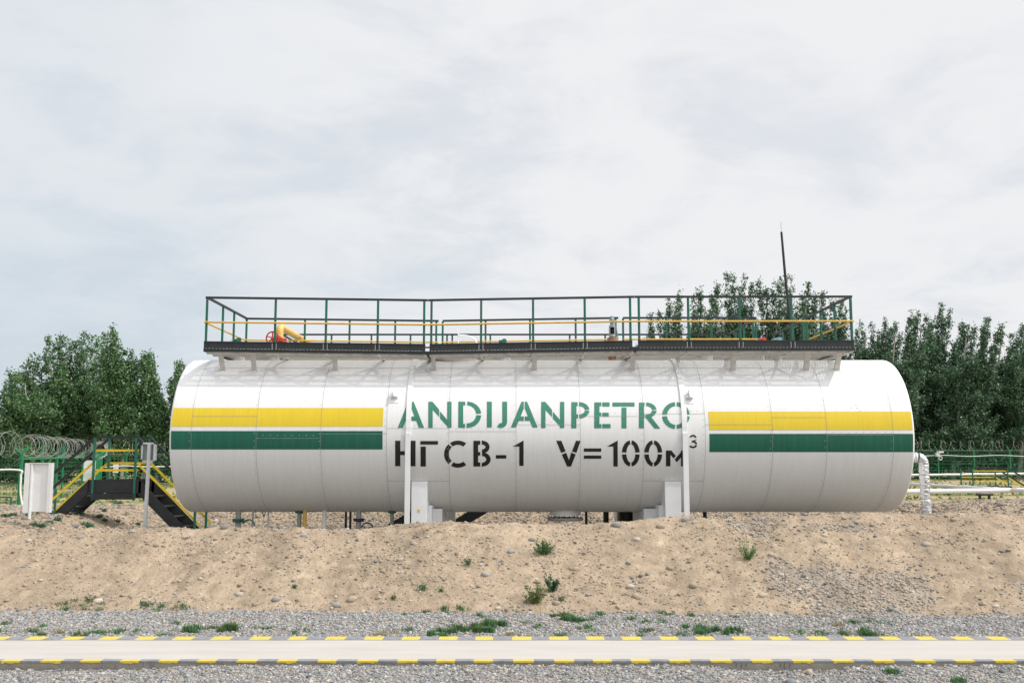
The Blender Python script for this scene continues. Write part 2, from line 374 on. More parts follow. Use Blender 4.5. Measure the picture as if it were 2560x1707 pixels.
# ------------------------------------------------------------------ loose stones and gravel
def ico(sub):
    import bmesh
    b = bmesh.new(); bmesh.ops.create_icosphere(b, subdivisions=sub, radius=1)
    v = np.array([x.co[:] for x in b.verts]); f = np.array([[y.index for y in x.verts] for x in b.faces]); b.free(); return v, f
PAL = np.array([[.30,.30,.30],[.22,.22,.23],[.40,.39,.37],[.34,.32,.29],[.48,.44,.38],[.17,.175,.18],[.52,.50,.47],[.42,.33,.24],[.28,.30,.31],[.36,.36,.36]])
PALS = np.array([[.50,.41,.30],[.56,.49,.40],[.44,.35,.25],[.40,.38,.35],[.60,.55,.48],[.33,.31,.29],[.52,.43,.33],[.46,.36,.26]])
rg = np.random.default_rng(5)
def stones(name, X, Y, S, pal, sub=1, flat=(.45, .8), sink=.25, jag=.22, smooth=False, label=None):
    v0, f0 = ico(sub); n = len(X); Z = hgt(X, Y)
    nv = len(v0); Vv = np.repeat(v0[None], n, 0)*(1+jag*(rg.random((n, nv, 1))-.5)*2)
    sc = np.stack([rg.uniform(.75, 1.35, n), rg.uniform(.65, 1.1, n), rg.uniform(*flat, n)], 1)
    Vv = Vv*sc[:, None, :]
    a = rg.uniform(0, 2*np.pi, n); t = rg.normal(0, .35, n)
    ca, sa = np.cos(a), np.sin(a); ct, st = np.cos(t), np.sin(t)
    x, y, z = Vv[..., 0], Vv[..., 1], Vv[..., 2]
    y, z = y*ct[:, None]-z*st[:, None], y*st[:, None]+z*ct[:, None]
    x, y = x*ca[:, None]-y*sa[:, None], x*sa[:, None]+y*ca[:, None]
    P = np.stack([x, y, z], 2)*S[:, None, None]
    P += np.stack([X, Y, Z + S*(.5-sink)*.6], 1)[:, None, :]
    c = pal[rg.integers(0, len(pal), n)]*rg.uniform(.65, 1.12, (n, 1))
    C = np.repeat(c[:, None], nv, 1)
    Fv = (f0[None]+np.arange(n)[:, None, None]*nv).reshape(-1, 3)
    return npmesh(name, P.reshape(-1, 3), Fv, ['stone'], colors=np.clip(C.reshape(-1, 3), 0, 1), smooth=smooth)
def scatter(x0, x1, y0, y1, n, cond=None):
    X = rg.uniform(x0, x1, n); Y = rg.uniform(y0, y1, n)
    if cond is not None:
        k = cond(X, Y); X, Y = X[k], Y[k]
    return X, Y
X_, Y_ = scatter(-6.6, 6.6, 8.3, PN-.02, 52000)
o = stones('gravel', X_, Y_, rg.lognormal(math.log(.0108), .38, len(X_)), PAL); tag(o, 'grey crushed gravel in front of the painted path', 'gravel', kind='stuff')
X_, Y_ = scatter(-9, 9, PF+.02, 16.0, 150000, lambda X, Y: gravel_mask(X, Y)*1.0 > rg.uniform(0, 1.3, len(X)))
k_ = Y_ < toe(X_)+.1; Xs_, Ys_ = X_[~k_], Y_[~k_]; X_, Y_ = X_[k_], Y_[k_]
o = stones('gravel', Xs_, Ys_, rg.lognormal(math.log(.012), .4, len(Xs_)), np.concatenate([PAL*np.array([1.08, 1, .9]), PALS*.85])); tag(o, 'loose gravel spilled on the slope of the embankment', 'gravel', kind='stuff')
o = stones('gravel', X_, Y_, rg.lognormal(math.log(.0135), .32, len(X_)), PAL); tag(o, 'grey gravel strip between the path and the sandy embankment', 'gravel', kind='stuff')
X_, Y_ = scatter(-10, 11, 13.3, 16.8, 95000, lambda X, Y: (gravel_mask(X, Y) < .75) & (vnoise(X*1.1, Y*1.7, 8)*.7+.35*vnoise(X*5, Y*5, 9) > rg.uniform(.15, 1.15, len(X))))
S_ = rg.lognormal(math.log(.0078), .6, len(X_)); S_ = np.clip(S_, .004, .04)
o = stones('pebbles', X_, Y_, S_, np.concatenate([PALS, PALS*.72, PALS[:3]*.85, PALS[[0, 2, 6, 7]]*.8, PALS[[0, 6]]]), flat=(.4, .8)); tag(o, 'small pebbles and clods on the sandy embankment', 'pebbles', kind='stuff')
X_, Y_ = scatter(-10, 13, 29.5, 33.5, 26000)
xs2, ys2 = scatter(-19, -7.8, 16.5, 30, 16000); xs3, ys3 = scatter(8, 20, 16.5, 33, 22000); X_ = np.concatenate([X_, xs2, xs3]); Y_ = np.concatenate([Y_, ys2, ys3])
S_ = np.clip(rg.lognormal(math.log(.02), .5, len(X_)), .012, .10)
o = stones('pebbles', X_, Y_, S_, np.concatenate([PALS*.85, PALS*.6])); tag(o, 'pebbles on the banks around and behind the tank', 'pebbles', kind='stuff')
# bigger river cobbles on the embankment, one by one
v0, f0 = ico(2)
cob = [(598,1487,20),(475,1388,16),(1214,1437,20),(1330,1351,17),(1676,1422,18),(1733,1465,19),(1576,1467,19),(1592,1493,24),(1714,1301,21),(1539,1315,22),(1652,1318,22),(1907,1490,24),(2316,1363,22),(1391,1510,20),(1202,1531,16),(1296,1528,13),(1440,1424,18),(1425,1489,14),(1593,1350,16),(1520,1352,16),(1632,1287,18),(1278,1380,18),(1930,1389,17),(2060,1340,16),(2225,1402,14),(2480,1445,14),(2130,1315,14),(2010,1300,14),(2385,1300,15),(880,1500,24),(1245,1521,14),(890,1495,20),(840,1515,22),(690,1500,20),(640,1512,18),(720,1508,16),(245,1504,22),(52,1525,20),(200,1345,16),(330,1330,16),(75,1320,16),(460,1345,16),(1000,1400,15),(700,1420,13),(760,1340,18),(930,1390,14),(1100,1330,16),(2260,1560,12),(2490,1517,16),(2160,1540,12),(1035,1360,14),(560,1320,18),(390,1365,14)]
for i, (px, py, wd) in enumerate(cob):
    p = hit(px, py, 11.5); s = wd*p.y/F/2
    vv = v0*(1+.10*(rg.random((len(v0), 1))-.5)*2); vv = vv*np.array([1.15, .8, rg.uniform(.55, .8)])*s
    a = rg.uniform(-.6, .6); rot = np.array([[math.cos(a), -math.sin(a), 0], [math.sin(a), math.cos(a), 0], [0, 0, 1]])
    vv = vv@rot.T@np.array(Matrix.Rotation(rg.uniform(.2, .6), 3, 'X')).T
    c = PALS[[1, 7, 3, 5, 2, 0][i % 6]]*rg.uniform(.65, .95)
    e = npmesh('cobble', vv, f0, ['stone'], colors=np.repeat(c[None], len(vv), 0), smooth=True)
    e.location = (p.x, p.y, p.z+s*.18)
    tag(e, 'smooth pale river cobble half sunk in the sandy embankment', 'stone', 'river cobbles in the embankment')

# ------------------------------------------------------------------ tank
def cyl_pt(x, phi, r): return (x, TY-r*math.sin(phi), TZ+r*math.cos(phi))
SEAM_PX = [478, 640, 801.6, 966, 1122, 1290, 1451, 1610, 1763, 1931, 2067, 2233]
SEAMX = [(p-1280)/F*19.58 for p in SEAM_PX]
def make_tank(base, label, full=True, dY=0.0, x0=X0, x1=X1):
    root = thing('storage_tank', base, label, 'tank', 'horizontal storage tanks')
    m = MB(); n = 160; nr = 40
    prof = [(x0+.05-.05*math.cos(a), TR-.05+.05*math.sin(a)) for a in (0, .4, .8, 1.2, math.pi/2)]
    xs = [x0+.05+(x1-x0-.1)*i/nr for i in range(1, nr)]
    prof = prof+[(x, TR) for x in xs]+[(x1-.05+.05*math.cos(a), TR-.05+.05*math.sin(a)) for a in (math.pi/2, 1.2, .8, .4, 0)]
    vs = [(x, TY+dY-r*math.sin(2*math.pi*k/n), TZ+r*math.cos(2*math.pi*k/n)) for x, r in prof for k in range(n)]
    fs = [(i*n+k, (i+1)*n+k, (i+1)*n+(k+1) % n, i*n+(k+1) % n) for i in range(len(prof)-1) for k in range(n)]
    m.add(vs, fs, 0, True); m.add(vs[:n], [tuple(range(n))]); m.add(vs[-n:], [tuple(range(n))[::-1]])
    if full:
        def ring(x, w=.005, ph0=-math.pi, ph1=math.pi):
            k = 120; vv = []; rr = TR+.008
            for i in range(k+1):
                ph = ph0+(ph1-ph0)*i/k; vv += [cyl_pt(x, ph, rr), cyl_pt(x+w, ph, rr)]
            m.add(vv, [(2*i, 2*i+2, 2*i+3, 2*i+1) for i in range(k)], 1)
        def hline(xa, xb, ph, w=.006):
            rr = TR+.008; m.add([cyl_pt(xa, ph, rr), cyl_pt(xb, ph, rr), cyl_pt(xb, ph+w/rr, rr), cyl_pt(xa, ph+w/rr, rr)], [(3,2,1,0)], 1)
        def rivet(x, ph, r=.0095):
            c = Vector(cyl_pt(x, ph, TR+.002)); nn = Vector((0, -math.sin(ph), math.cos(ph))); t = Vector((0, math.cos(ph), math.sin(ph)))
            vv = [c+(Vector((1, 0, 0))*math.cos(a)+t*math.sin(a))*r for a in [k*math.pi/3 for k in range(6)]]+[c+nn*.009]
            m.add(vv, [(k, (k+1) % 6, 6) for k in range(6)], 2, True)
        for x in SEAMX:
            ring(x)
            k = 34
            for i in range(k):
                ph = math.pi*(.02+.96*i/k)+rnd.uniform(-.01, .01); rivet(x-.035+rnd.uniform(-.008, .008), ph)
        hl = [1040, 1095, 1084, 1070, 1078, 1061, 1040, 1034, 1061, 1043, 1087]
        for i, py in enumerate(hl):
            ph = on_tank(1280, py)[1]; hline(SEAMX[i], SEAMX[i+1], ph)
            for k in range(1, 9): rivet(SEAMX[i]+(SEAMX[i+1]-SEAMX[i])*k/9, ph-.035)
        for i in (3, 7):
            ph = on_tank(1280, 1201)[1]; hline(SEAMX[i], SEAMX[i+1], ph)
            for k in range(1, 7): rivet(SEAMX[i]+(SEAMX[i+1]-SEAMX[i])*k/7, ph-.035)
        for px, py in [(2128,1019),(2143,1020),(2140,1012),(2150,1027),(2125,1030),(2080,960),(2100,968),(2095,985),(2185,905),(700,1020),(1500,990),(765,1002),(2040,950),(2060,1000)]:
            xx, ph = on_tank(px, py); rivet(xx, ph, .012)
    m.build('shell', ['tank', 'seam', 'rivet'], root)
    return root
tank = make_tank((.6, TY, 0), 'long white horizontal oil tank with yellow and green stripes, stencilled letters, nearest the camera')
def tank_sheet(name, xa, xb, py0, py1, matn, r=TR+.004, ends=True):
    m = MB(); pa = on_tank(1280, py0)[1]; pb = on_tank(1280, py1)[1]; k = 10; vv = []
    for i in range(k+1):
        ph = pa+(pb-pa)*i/k; vv += [cyl_pt(xa, ph, r), cyl_pt(xb, ph, r)]
    m.add(vv, [(2*i, 2*i+2, 2*i+3, 2*i+1) for i in range(k)], 0, True); return m.build(name, [matn], tank)
xl = on_tank(957.5, 1050)[0]; xr = on_tank(1772, 1050)[0]
tank_sheet('yellow_stripe', X0+.045, xl, 1019.5, 1065.8, 'yellow'); tank_sheet('green_stripe', X0+.045, xl, 1077, 1123, 'green')
tank_sheet('yellow_stripe', xr, X1-.045, 1028.7, 1074.3, 'yellow'); tank_sheet('green_stripe', xr, X1-.045, 1084, 1129.5, 'green')
# stencil lettering: convex pieces in the coordinates of an enlargement of the lettering, laid on the shell
def arc(cx, cy, rx, ry, ix, iy, a0, a1, n=14):
    o = []
    for i in range(n):
        t0 = R_(a0+(a1-a0)*i/n); t1 = R_(a0+(a1-a0)*(i+1)/n)
        o.append([(cx+rx*math.cos(t0), cy+ry*math.sin(t0)), (cx+rx*math.cos(t1), cy+ry*math.sin(t1)),
                  (cx+ix*math.cos(t1), cy+iy*math.sin(t1)), (cx+ix*math.cos(t0), cy+iy*math.sin(t0))])
    return o
def rc(a, b, c, d): return [[(a, b), (c, b), (c, d), (a, d)]]
def gA(cx, t, b, hw):
    o = []; s = hw/96
    for sg in (-1, 1):
        def q(x, y): return (cx+sg*x*s, y)
        o.append([q(20, t), q(3.5, t), q(3.5, t+50), q(59, b), q(96, b)]); o.append([q(27, t+106), q(3.5, t+106), q(3.5, t+138), q(42, t+138)])
    return o
def gN(x, t, b):
    return rc(x, t, x+31, b)+[[(x+31, t+2), (x+78, t+58), (x+78, t+110), (x+31, t+58)], [(x+84, t+70), (x+135, t+130), (x+135, t+176), (x+84, t+120)], [(x+135, t+130), (x+135, b), (x+148, b), (x+148, t+142)]]+rc(x+135, t, x+166, b)
row1 = gA(193, 125, 312, 94)+gN(318, 125, 312)
row1 += rc(533, 125, 568, 312)+rc(568, 125, 583, 152)+rc(568, 284, 582, 312)+arc(597, 218, 100, 93, 64, 66, -90, -5)+arc(597, 218, 100, 94, 64, 62, 3, 93)
row1 += rc(738, 125, 773, 310)+rc(848, 125, 883, 268)+arc(838, 268, 45, 45, 10, 12, 0, 128)
row1 += gA(1006, 125, 310, 96)+gN(1127, 126, 314)
row1 += rc(1343, 128, 1380, 315)+rc(1380, 128, 1388, 157)+rc(1380, 215, 1392, 245)+arc(1398, 187, 75, 59, 42, 30, -90, -5)+arc(1398, 187, 75, 59, 42, 30, 3, 88)
row1 += rc(1508, 130, 1545, 315)+rc(1545, 130, 1558, 158)+rc(1545, 204, 1558, 230)+rc(1545, 286, 1559, 315)+rc(1565, 130, 1618, 160)+rc(1565, 204, 1612, 232)+rc(1565, 285, 1625, 315)
row1 += rc(1638, 131, 1797, 160)+rc(1703, 168, 1739, 316)
row1 += rc(1828, 131, 1865, 316)+rc(1865, 131, 1869, 158)+rc(1865, 215, 1869, 243)+arc(1880, 187, 74, 56, 42, 30, -90, -5)+arc(1880, 187, 74, 56, 42, 30, 3, 95)+[[(1876, 238), (1917, 236), (1981, 318), (1940, 318)]]
row1 += arc(2093, 224, 99, 96, 63, 67, 4, 86)+arc(2093, 224, 99, 96, 63, 67, 94, 176)+arc(2093, 224, 99, 96, 63, 67, 184, 266)+arc(2093, 224, 99, 96, 63, 67, 274, 356)
row2 = rc(80, 405, 117, 588)+rc(117, 480, 148, 508)+rc(155, 480, 190, 508)+rc(190, 405, 226, 588)+rc(260, 407, 387, 433)+rc(262, 447, 300, 590)
row2 += arc(530, 501, 99, 97, 65, 67, -53, -125, 10)+arc(530, 501, 99, 97, 65, 67, -133, -227, 12)+arc(530, 501, 99, 97, 65, 67, 53, 120, 10)
row2 += rc(641, 405, 675, 590)+rc(675, 405, 690, 434)+rc(675, 486, 690, 512)+rc(675, 561, 690, 590)+arc(703, 450, 54, 46, 25, 17, -93, 90)+arc(703, 539, 62, 51, 30, 24, -90, 93)
row2 += rc(802, 508, 877, 533)+rc(970, 420, 1001, 585)+[[(922, 447), (1001, 403), (1001, 447)]]
row2 += [[(1235, 405), (1272, 405), (1303, 482), (1270, 492)], [(1275, 503), (1307, 492), (1327, 545), (1313, 590)], [(1327, 545), (1341, 590), (1313, 590)], [(1342, 490), (1375, 503), (1341, 590), (1327, 545)], [(1377, 405), (1410, 405), (1380, 492), (1348, 482)]]
row2 += rc(1433, 460, 1558, 484)+rc(1433, 511, 1558, 534)+rc(1645, 420, 1676, 590)+[[(1598, 447), (1676, 403), (1676, 447)]]
for cx in (1770, 1931):
    for a in ((5, 84), (96, 175), (185, 264), (276, 355)): row2 += arc(cx, 496, 64, 94, 32, 66, *a)
row2 += rc(2022, 475, 2054, 588)+[[(2050, 475), (2060, 475), (2093, 514), (2077, 532), (2050, 500)], [(2084, 540), (2140, 475), (2150, 500), (2100, 560)]]+rc(2130, 475, 2160, 588)
row3 = arc(2216, 388, 27, 26, 15, 14, 200, 345, 9)+[[(2207, 406), (2228, 400), (2243, 396), (2232, 408), (2222, 418), (2207, 418)]]+arc(2216, 432, 30, 27, 17, 14, -70, -5, 6)+arc(2216, 432, 30, 27, 17, 14, 12, 155, 9)
def lettering(name, pieces, matn):
    m = MB()
    def sub(poly):
        ys = [p[1] for p in poly]; y0, y1 = min(ys), max(ys); n = max(1, int((y1-y0)/12)); res = []
        def clip(pl, yy, keep_above):
            o = []
            for i in range(len(pl)):
                a, b = pl[i], pl[(i+1) % len(pl)]
                ia = a[1] <= yy if keep_above else a[1] >= yy; ib = b[1] <= yy if keep_above else b[1] >= yy
                if ia: o.append(a)
                if ia != ib:
                    t = (yy-a[1])/(b[1]-a[1]); o.append((a[0]+t*(b[0]-a[0]), yy))
            return o
        for k in range(n):
            a = y0+(y1-y0)*k/n; b = y0+(y1-y0)*(k+1)/n; q = clip(clip(poly, b, True), a, False)
            if len(q) >= 3: res.append(q)
        return res
    for pc in pieces:
        for q in sub(pc):
            vv = []
            for u, v in q:
                x, ph = on_tank(960+u*.34864, 960+v*.34864, TR+.005); vv.append(Vector(cyl_pt(x, ph, TR+.005)))
            nrm = (vv[1]-vv[0]).cross(vv[2]-vv[0])
            if nrm.y > 0: vv = vv[::-1]
            m.add(vv, [tuple(range(len(vv)))])
    o = m.build(name, [matn], tank); return o
for rows, bounds, word, mt_ in ((row1, [0,300,500,715,790,895,1105,1320,1490,1630,1815,1985,2300], 'ANDIJANPETRO', 'letter_green'),
                                (row2+row3, [0,245,410,620,790,900,1100,1420,1580,1690,1850,2000,2175,2400], 'НГСВ-1V=100м³', 'letter_black')):
    for k, ch in enumerate(word):
        pcs = [p_ for p_ in rows if bounds[k] <= sum(q[0] for q in p_)/len(p_) < bounds[k+1]]
        lettering('letter', pcs, mt_)
# saddles, vertical straps, lifting lugs, nozzles
for (xa, xb, xi, xj, sa, sb, curved) in ((-1.985, -1.675, -1.675, -1.60, -2.09, -1.99, True), (3.02, 3.335, 2.93, 3.02, 3.345, 3.45, True)):
    m = MB(); m.box((xa, 19.86, -.3), (xb, 22.6, 1.58)); m.box((xi, 20.1, -.3), (xj, 22.5, 1.10))
    m.box((xi-(.25 if xa > 0 else 0), 20.5, -.3), (xj+(0 if xa > 0 else .18), 22.4, 1.02)); m.build('saddle', ['white'], tank, .006)
    m = MB(); m.box((sa, 19.585, -.2), (sb, 19.635, 2.53 if curved else 3.5))
    if curved:
        vv = []
        for i in range(31):
            ph = -1.5+3.1*i/30
            vv += [cyl_pt(sa, ph, TR+.035), cyl_pt(sb, ph, TR+.035), cyl_pt(sb, ph, TR-.01), cyl_pt(sa, ph, TR-.01)]
        fs = []
        for i in range(30):
            for k in range(4): fs.append((4*i+k, 4*i+4+k, 4*i+4+(k+1) % 4, 4*i+(k+1) % 4))
        m.add(vv, fs)
    else:
        m.box((sa, 19.63, 3.38), (sb, 20.1, 3.5))
    m.build('strap', ['white'], tank, .004)
m = MB(); m.box((-1.86, 19.852, .99), (-1.81, 19.858, 1.04)); m.build('warning_label', ['lemon'], tank)
for lx, ly in ((986, 988), (1722, 990)):
    x, ph = on_tank(lx, ly); m = MB()
    def lp(dx, dt, h): return Vector(cyl_pt(x+dx, ph+dt/TR, TR+h))
    for dx0, dx1, dt0, dt1, h0, h1 in ((-.07, .09, -.13, .17, 0, .008), (-.01, .01, -.09, .08, 0, .13), (-.06, .07, .055, .075, 0, .09)):
        vv = [lp(a, b, c) for c in (h0, h1) for a, b in ((dx0, dt0), (dx1, dt0), (dx1, dt1), (dx0, dt1))]
        m.add(vv, [(3,2,1,0),(4,5,6,7),(0,1,5,4),(1,2,6,5),(2,3,7,6),(3,0,4,7)])
    m.build('lifting_lug', ['white'], tank)
def vpipe(m, x, y, r, z0, z1, mi=0, n=20): m.tube([(x, y, z0), (x, y, z1)], r, n, mi)
# top nozzles
for xa, xb in ((585, 612), (672, 702), (1088, 1194), (1247, 1277), (1524, 1538), (1750, 1782), (1903, 1912), (1944, 1954)):
    a = at(xa, 894, TY); b = at(xb, 894, TY); r = abs(b.x-a.x)/2; m = MB()
    vpipe(m, (a.x+b.x)/2, TY, r, 4.0, 4.27); m.disc(((a.x+b.x)/2, TY, 4.28), (0, 0, 1), r*1.18, .04, 28); m.build('top_nozzle', ['white'], tank)
# manhole below
p = at(1413, 1285, TY); m = MB(); vpipe(m, p.x, TY, .33, .85, 1.1, 0, 40); m.build('bottom_manhole', ['white'], tank)
zf = at(1413, 1295, TY).z; m = MB(); m.disc((p.x, TY, zf), (0, 0, 1), .375, .03, 40)
for i in range(20): m.disc((p.x+.352*math.cos(i*math.pi/10), TY+.352*math.sin(i*math.pi/10), zf+.022), (0, 0, 1), .012, .03, 6)
m.build('manhole_flange', ['pgrey'], tank)
vpz = MB(); vpz.disc((p.x, TY, zf-.035), (0, 0, 1), .37, .03, 40); vpz.build('manhole_cover', ['pgrey'], tank)
# side nozzle on the right end
m = MB(); m.tube([(X1-.05, TY, at(2290, 1143.5, TY).z), (at(2286, 1143, TY).x, TY, at(2290, 1143.5, TY).z)], .085, 24); m.build('side_nozzle', ['white'], tank)
nx_ = at(2289, 1143, TY); m = MB(); m.disc((nx_.x, TY, nx_.z), (1, 0, 0), .105, .03); m.build('nozzle_flange', ['white'], tank)
m = MB(); m.disc((nx_.x+.035, TY, nx_.z), (1, 0, 0), .105, .03); m.build('nozzle_flange', ['dgreen'], tank)
# wrapped downpipe hanging from it
pts = [(nx_.x+.05, TY, nx_.z)]+[tuple(at(2160+u*.1913, 1040+v*.1913, TY)) for u, v in ((735, 550), (768, 590), (785, 650), (785, 760), (795, 880), (798, 990), (806, 1090), (815, 1180), (818, 1260))]
pts[-1] = (pts[-1][0], TY, .2)
def smooth_path(pts, n=60):
    pts = [Vector(p) for p in pts]; ex = [2*pts[0]-pts[1]]+pts+[2*pts[-1]-pts[-2]]; o = []
    segs = len(pts)-1
    for i in range(n+1):
        t = i/n*segs; k = min(int(t), segs-1); u = t-k; a, b, c, d = ex[k:k+4]
        o.append(.5*((2*b)+(-a+c)*u+(2*a-5*b+4*c-d)*u*u+(-a+3*b-3*c+d)*u**3))
    return o
def wrapped(name, pts, r, root, matn, n=90, k=20, amp=.14, pitch=2.1, seed=1):
    P = smooth_path(pts, n); m = MB(); m.tube(P, r, k, 0); rr = random.Random(seed)
    for i in range(len(P)):
        for j in range(k):
            t = j/k; tw = (i*.13*pitch + t*2*math.pi)
            f = 1+amp*.55*math.sin(tw)+amp*.45*math.sin(3*t*2*math.pi+i*.9)*.6+rr.uniform(-amp, amp)*.35-.10*(1 if i % 17 == 0 else 0)
            v = Vector(m.v[i*k+j]); m.v[i*k+j] = tuple(P[i]+(v-P[i])*f)
    return m.build(name, [matn], root)
hp = thing('wrapped_pipe', (pts[-1][0], TY, H(pts[-1][0], TY)), 'vertical pipe wrapped in crumpled silver foil at the right end of the tank', 'pipe', 'foil wrapped pipes')
wrapped('foil_wrapping', pts, .102, hp, 'foil', 110, 26, .09, 1.1)

# second tank behind
tank2 = make_tank((0, 27.22, 0), 'second white horizontal tank standing hidden behind the lettered tank', False, 27.22-TY, -6.6, 6.4)
for x in (-1.8, 3.0):
    m = MB(); m.box((x-.15, 26.4, -.2), (x+.15, 28.1, 1.3)); m.build('saddle', ['white'], tank2)

# ------------------------------------------------------------------ access platforms
ZD, ZR = 4.165, 5.275                       # deck underside, top of rail
YF, YB = 19.84, 22.84
def pxX(px, Y, py=800): return at(px, py, Y).x
def grating(m, x0, x1, y0, y1, z, dx=.055, dy=.045):
    n = int((y1-y0)/dy)
    for i in range(n+1):
        y = y0+i*(y1-y0)/n; m.box((x0, y-.006, z), (x1, y+.006, z+.022))
    n = int((x1-x0)/dx)
    for i in range(n+1):
        x = x0+i*(x1-x0)/n; m.box((x-.006, y0, z+.002), (x+.006, y1, z+.018))
def shear(ms, x0, x1, dz0, dz1):
    for m in ms: m.v = [(x, y, z+dz0+(dz1-dz0)*(x-x0)/(x1-x0)) for x, y, z in m.v]
def platform(label, pf, pb, dz0, dz1, brk, left_side=None, right_side=None, backs=None, xl=None, xr=None, yoff=0):
    YF_, YB_ = YF+yoff, YB+yoff
    F_ = [pxX(p, YF_) if p > 20 else p for p in pf]; B_ = [pxX(p, YB_) if p > 20 else p for p in pb]
    x0 = (F_[0]-.035) if xl is None else xl; x1 = (F_[-1]+.035) if xr is None else xr
    root = thing('access_platform', ((x0+x1)/2, (YF_+YB_)/2, 4.1), label, 'platform', 'railed access platforms on the tanks')
    parts = []
    m = MB(); grating(m, x0, x1, YF_+.03, YB_-.03, ZD+.035); parts.append((m, 'deck_grating', ['grate']))
    m = MB()
    for y in (YF_-.015, YB_+.01): m.bar((x0, y, ZD+.02), (x1, y, ZD+.02), .05, .06)
    for x in (x0+.02, x1-.02): m.bar((x, YF_, ZD+.02), (x, YB_, ZD+.02), .04, .06)
    for f in F_[1:-1]: m.box((f-.045, YF_-.0475, ZD+.05), (f-.035, YF_-.0455, ZD+.17), 1); m.box((f+.035, YF_-.0475, ZD+.05), (f+.045, YF_-.0455, ZD+.17), 1)
    for k in range(int((F_[-1]-F_[0])/.07)): m.box((F_[0]+k*.07, YF_-.0425, ZD+.0505), (F_[0]+k*.07+.032, YF_-.0405, ZD+.058), 1)
    parts.append((m, 'edge_channel', ['black', 'grate']))
    # toe boards with small gaps at the posts
    ends = [F_[0]-.035]+[f for f in F_[1:-1]]+[F_[-1]+.035]
    for a, b in zip(ends[:-1], ends[1:]):
        m = MB(); m.box((a+.003, YF_-.035, ZD+.053), (b-.003, YF_-.029, ZD+.20)); m.box((a+.003, YF_-.045, ZD+.18), (b-.003, YF_-.035, ZD+.20))
        parts.append((m, 'toe_board', ['grey_black']))
    m = MB(); m.box((x0, YB_+.03, ZD+.055), (x1, YB_+.036, ZD+.20)); parts.append((m, 'toe_board', ['grey_black']))
    # posts
    def post(x, y):
        m = MB(); m.box((x-.022, y-.022, ZD+.03), (x+.022, y-.017, ZR-.03)); m.box((x-.022, y-.022, ZD+.03), (x-.017, y+.022, ZR-.03)); m.box((x-.004, y-.017, ZD+.03), (x+.022, y+.0, ZR-.03))
        parts.append((m, 'post', ['dgreen']))
    for x in F_: post(x, YF_)
    for x in B_: post(x, YB_)
    def rails(p, q):
        m = MB(); m.bar((p[0], p[1], ZR-.022), (q[0], q[1], ZR-.022), .045, .042); parts.append((m, 'top_rail', ['grey_black']))
        m = MB(); oy = -.035 if p[1] == q[1] else 0; ox = 0 if p[1] == q[1] else .035*(-1 if p[0] < 0 else 1)
        m.tube([(p[0]+ox, p[1]+oy, ZD+.585), (q[0]+ox, q[1]+oy, ZD+.585)], .019, 10); parts.append((m, 'mid_rail', ['rail_yellow']))
    rails((x0, YF_), (x1, YF_))
    if B_: rails((x0 if left_side else B_[0], YB_), (B_[-1]+.02 if right_side is not None else x1, YB_))
    for sd, x in ((left_side, F_[0]), (right_side, F_[-1])):
        if sd:
            for y in sd: post(x, y)
            rails((x, YF_), (x, YB_)); m = MB(); s = -.04 if x < 0 else .04
            m.box((x+s-.003, YF_, ZD+.055), (x+s+.003, YB_, ZD+.20)); parts.append((m, 'toe_board', ['grey_black']))
            post(x, YB_)
    # beige underframe with cross bracing
    m = MB()
    for y in (YF_+.10, YF_+.52, YB_-.5): m.bar((x0+.03, y, ZD-.02), (x1-.03, y, ZD-.02), .05, .06)
    xs_ = [x0+.05]+[b for b in F_[1:-1]]+[x1-.05]
    for k in range(len(xs_)-1):
        a, b = xs_[k], xs_[k+1]; mid = (a+b)/2
        m.bar((a, YF_+.5, ZD-.015), (mid, YF_+.05, ZD-.015), .065, .02); m.bar((mid, YF_+.05, ZD-.015), (b, YF_+.5, ZD-.015), .065, .02)
        m.bar((b, YF_+.0, ZD-.02), (b, YB_, ZD-.02), .05, .05)
    parts.append((m, 'underframe', ['beige']))
    shear([p[0] for p in parts], x0, x1, dz0, dz1)
    for m, n_, mt in parts: m.build(n_, mt, root)
    for px in brk:
        x = pxX(px, YF_, 890); dz = dz0+(dz1-dz0)*(x-x0)/(x1-x0); yb = YF_+.52; zb = TZ+math.sqrt(TR**2-(yb-(TY+yoff))**2)
        for yy in (yb, YB_-.9):
            zb = TZ+math.sqrt(max(TR**2-(yy-(TY+yoff))**2, .1)); m = MB()
            m.bar((x, yy, zb-.03), (x, yy-(.22 if yy == yb else -.1), ZD+dz-.0), .10, .02, (0, 1, 0)); m.bar((x-.045, yy+.03, zb-.03), (x-.045, yy-(.19 if yy == yb else -.1), ZD+dz), .012, .07, (0, 1, 0))
            m.box((x-.07, yy-.05, zb-.045), (x+.07, yy+.07, zb-.02)); m.build('bracket', ['beige'], root)
    return root
XJ1, XJ2 = (pxX(1060.5, YF)+pxX(1078.7, YF))/2, (pxX(1575.7, YF)+pxX(1597.4, YF))/2
pA = platform('left railed platform over the tank, with the red valve wheel behind its rail', [517, 688.7, 815.6, 944.9, 1060.5], [763, 874.6, 988.5, 1091], .0, -.055, [540, 621, 829], xr=XJ1-.004, left_side=[20.95, 21.8])
pB = platform('middle railed platform over the tank, with the safety valve behind its rail', [1078.7, 1202.9, 1332.7, 1462, 1575.7], [1107, 1214, 1325, 1439, 1539], -.055, .015, [1080, 1337, 1588], xl=XJ1+.004, xr=XJ2-.004)
pC = platform('right railed platform over the tank, in front of the poplars', [1597.4, 1721, 1849.8, 1979, 2128], [1557.5, 1665.6, 1778, 1889], .015, .02, [1845, 2033, 2112], xl=XJ2+.004, right_side=[20.85, 21.8])
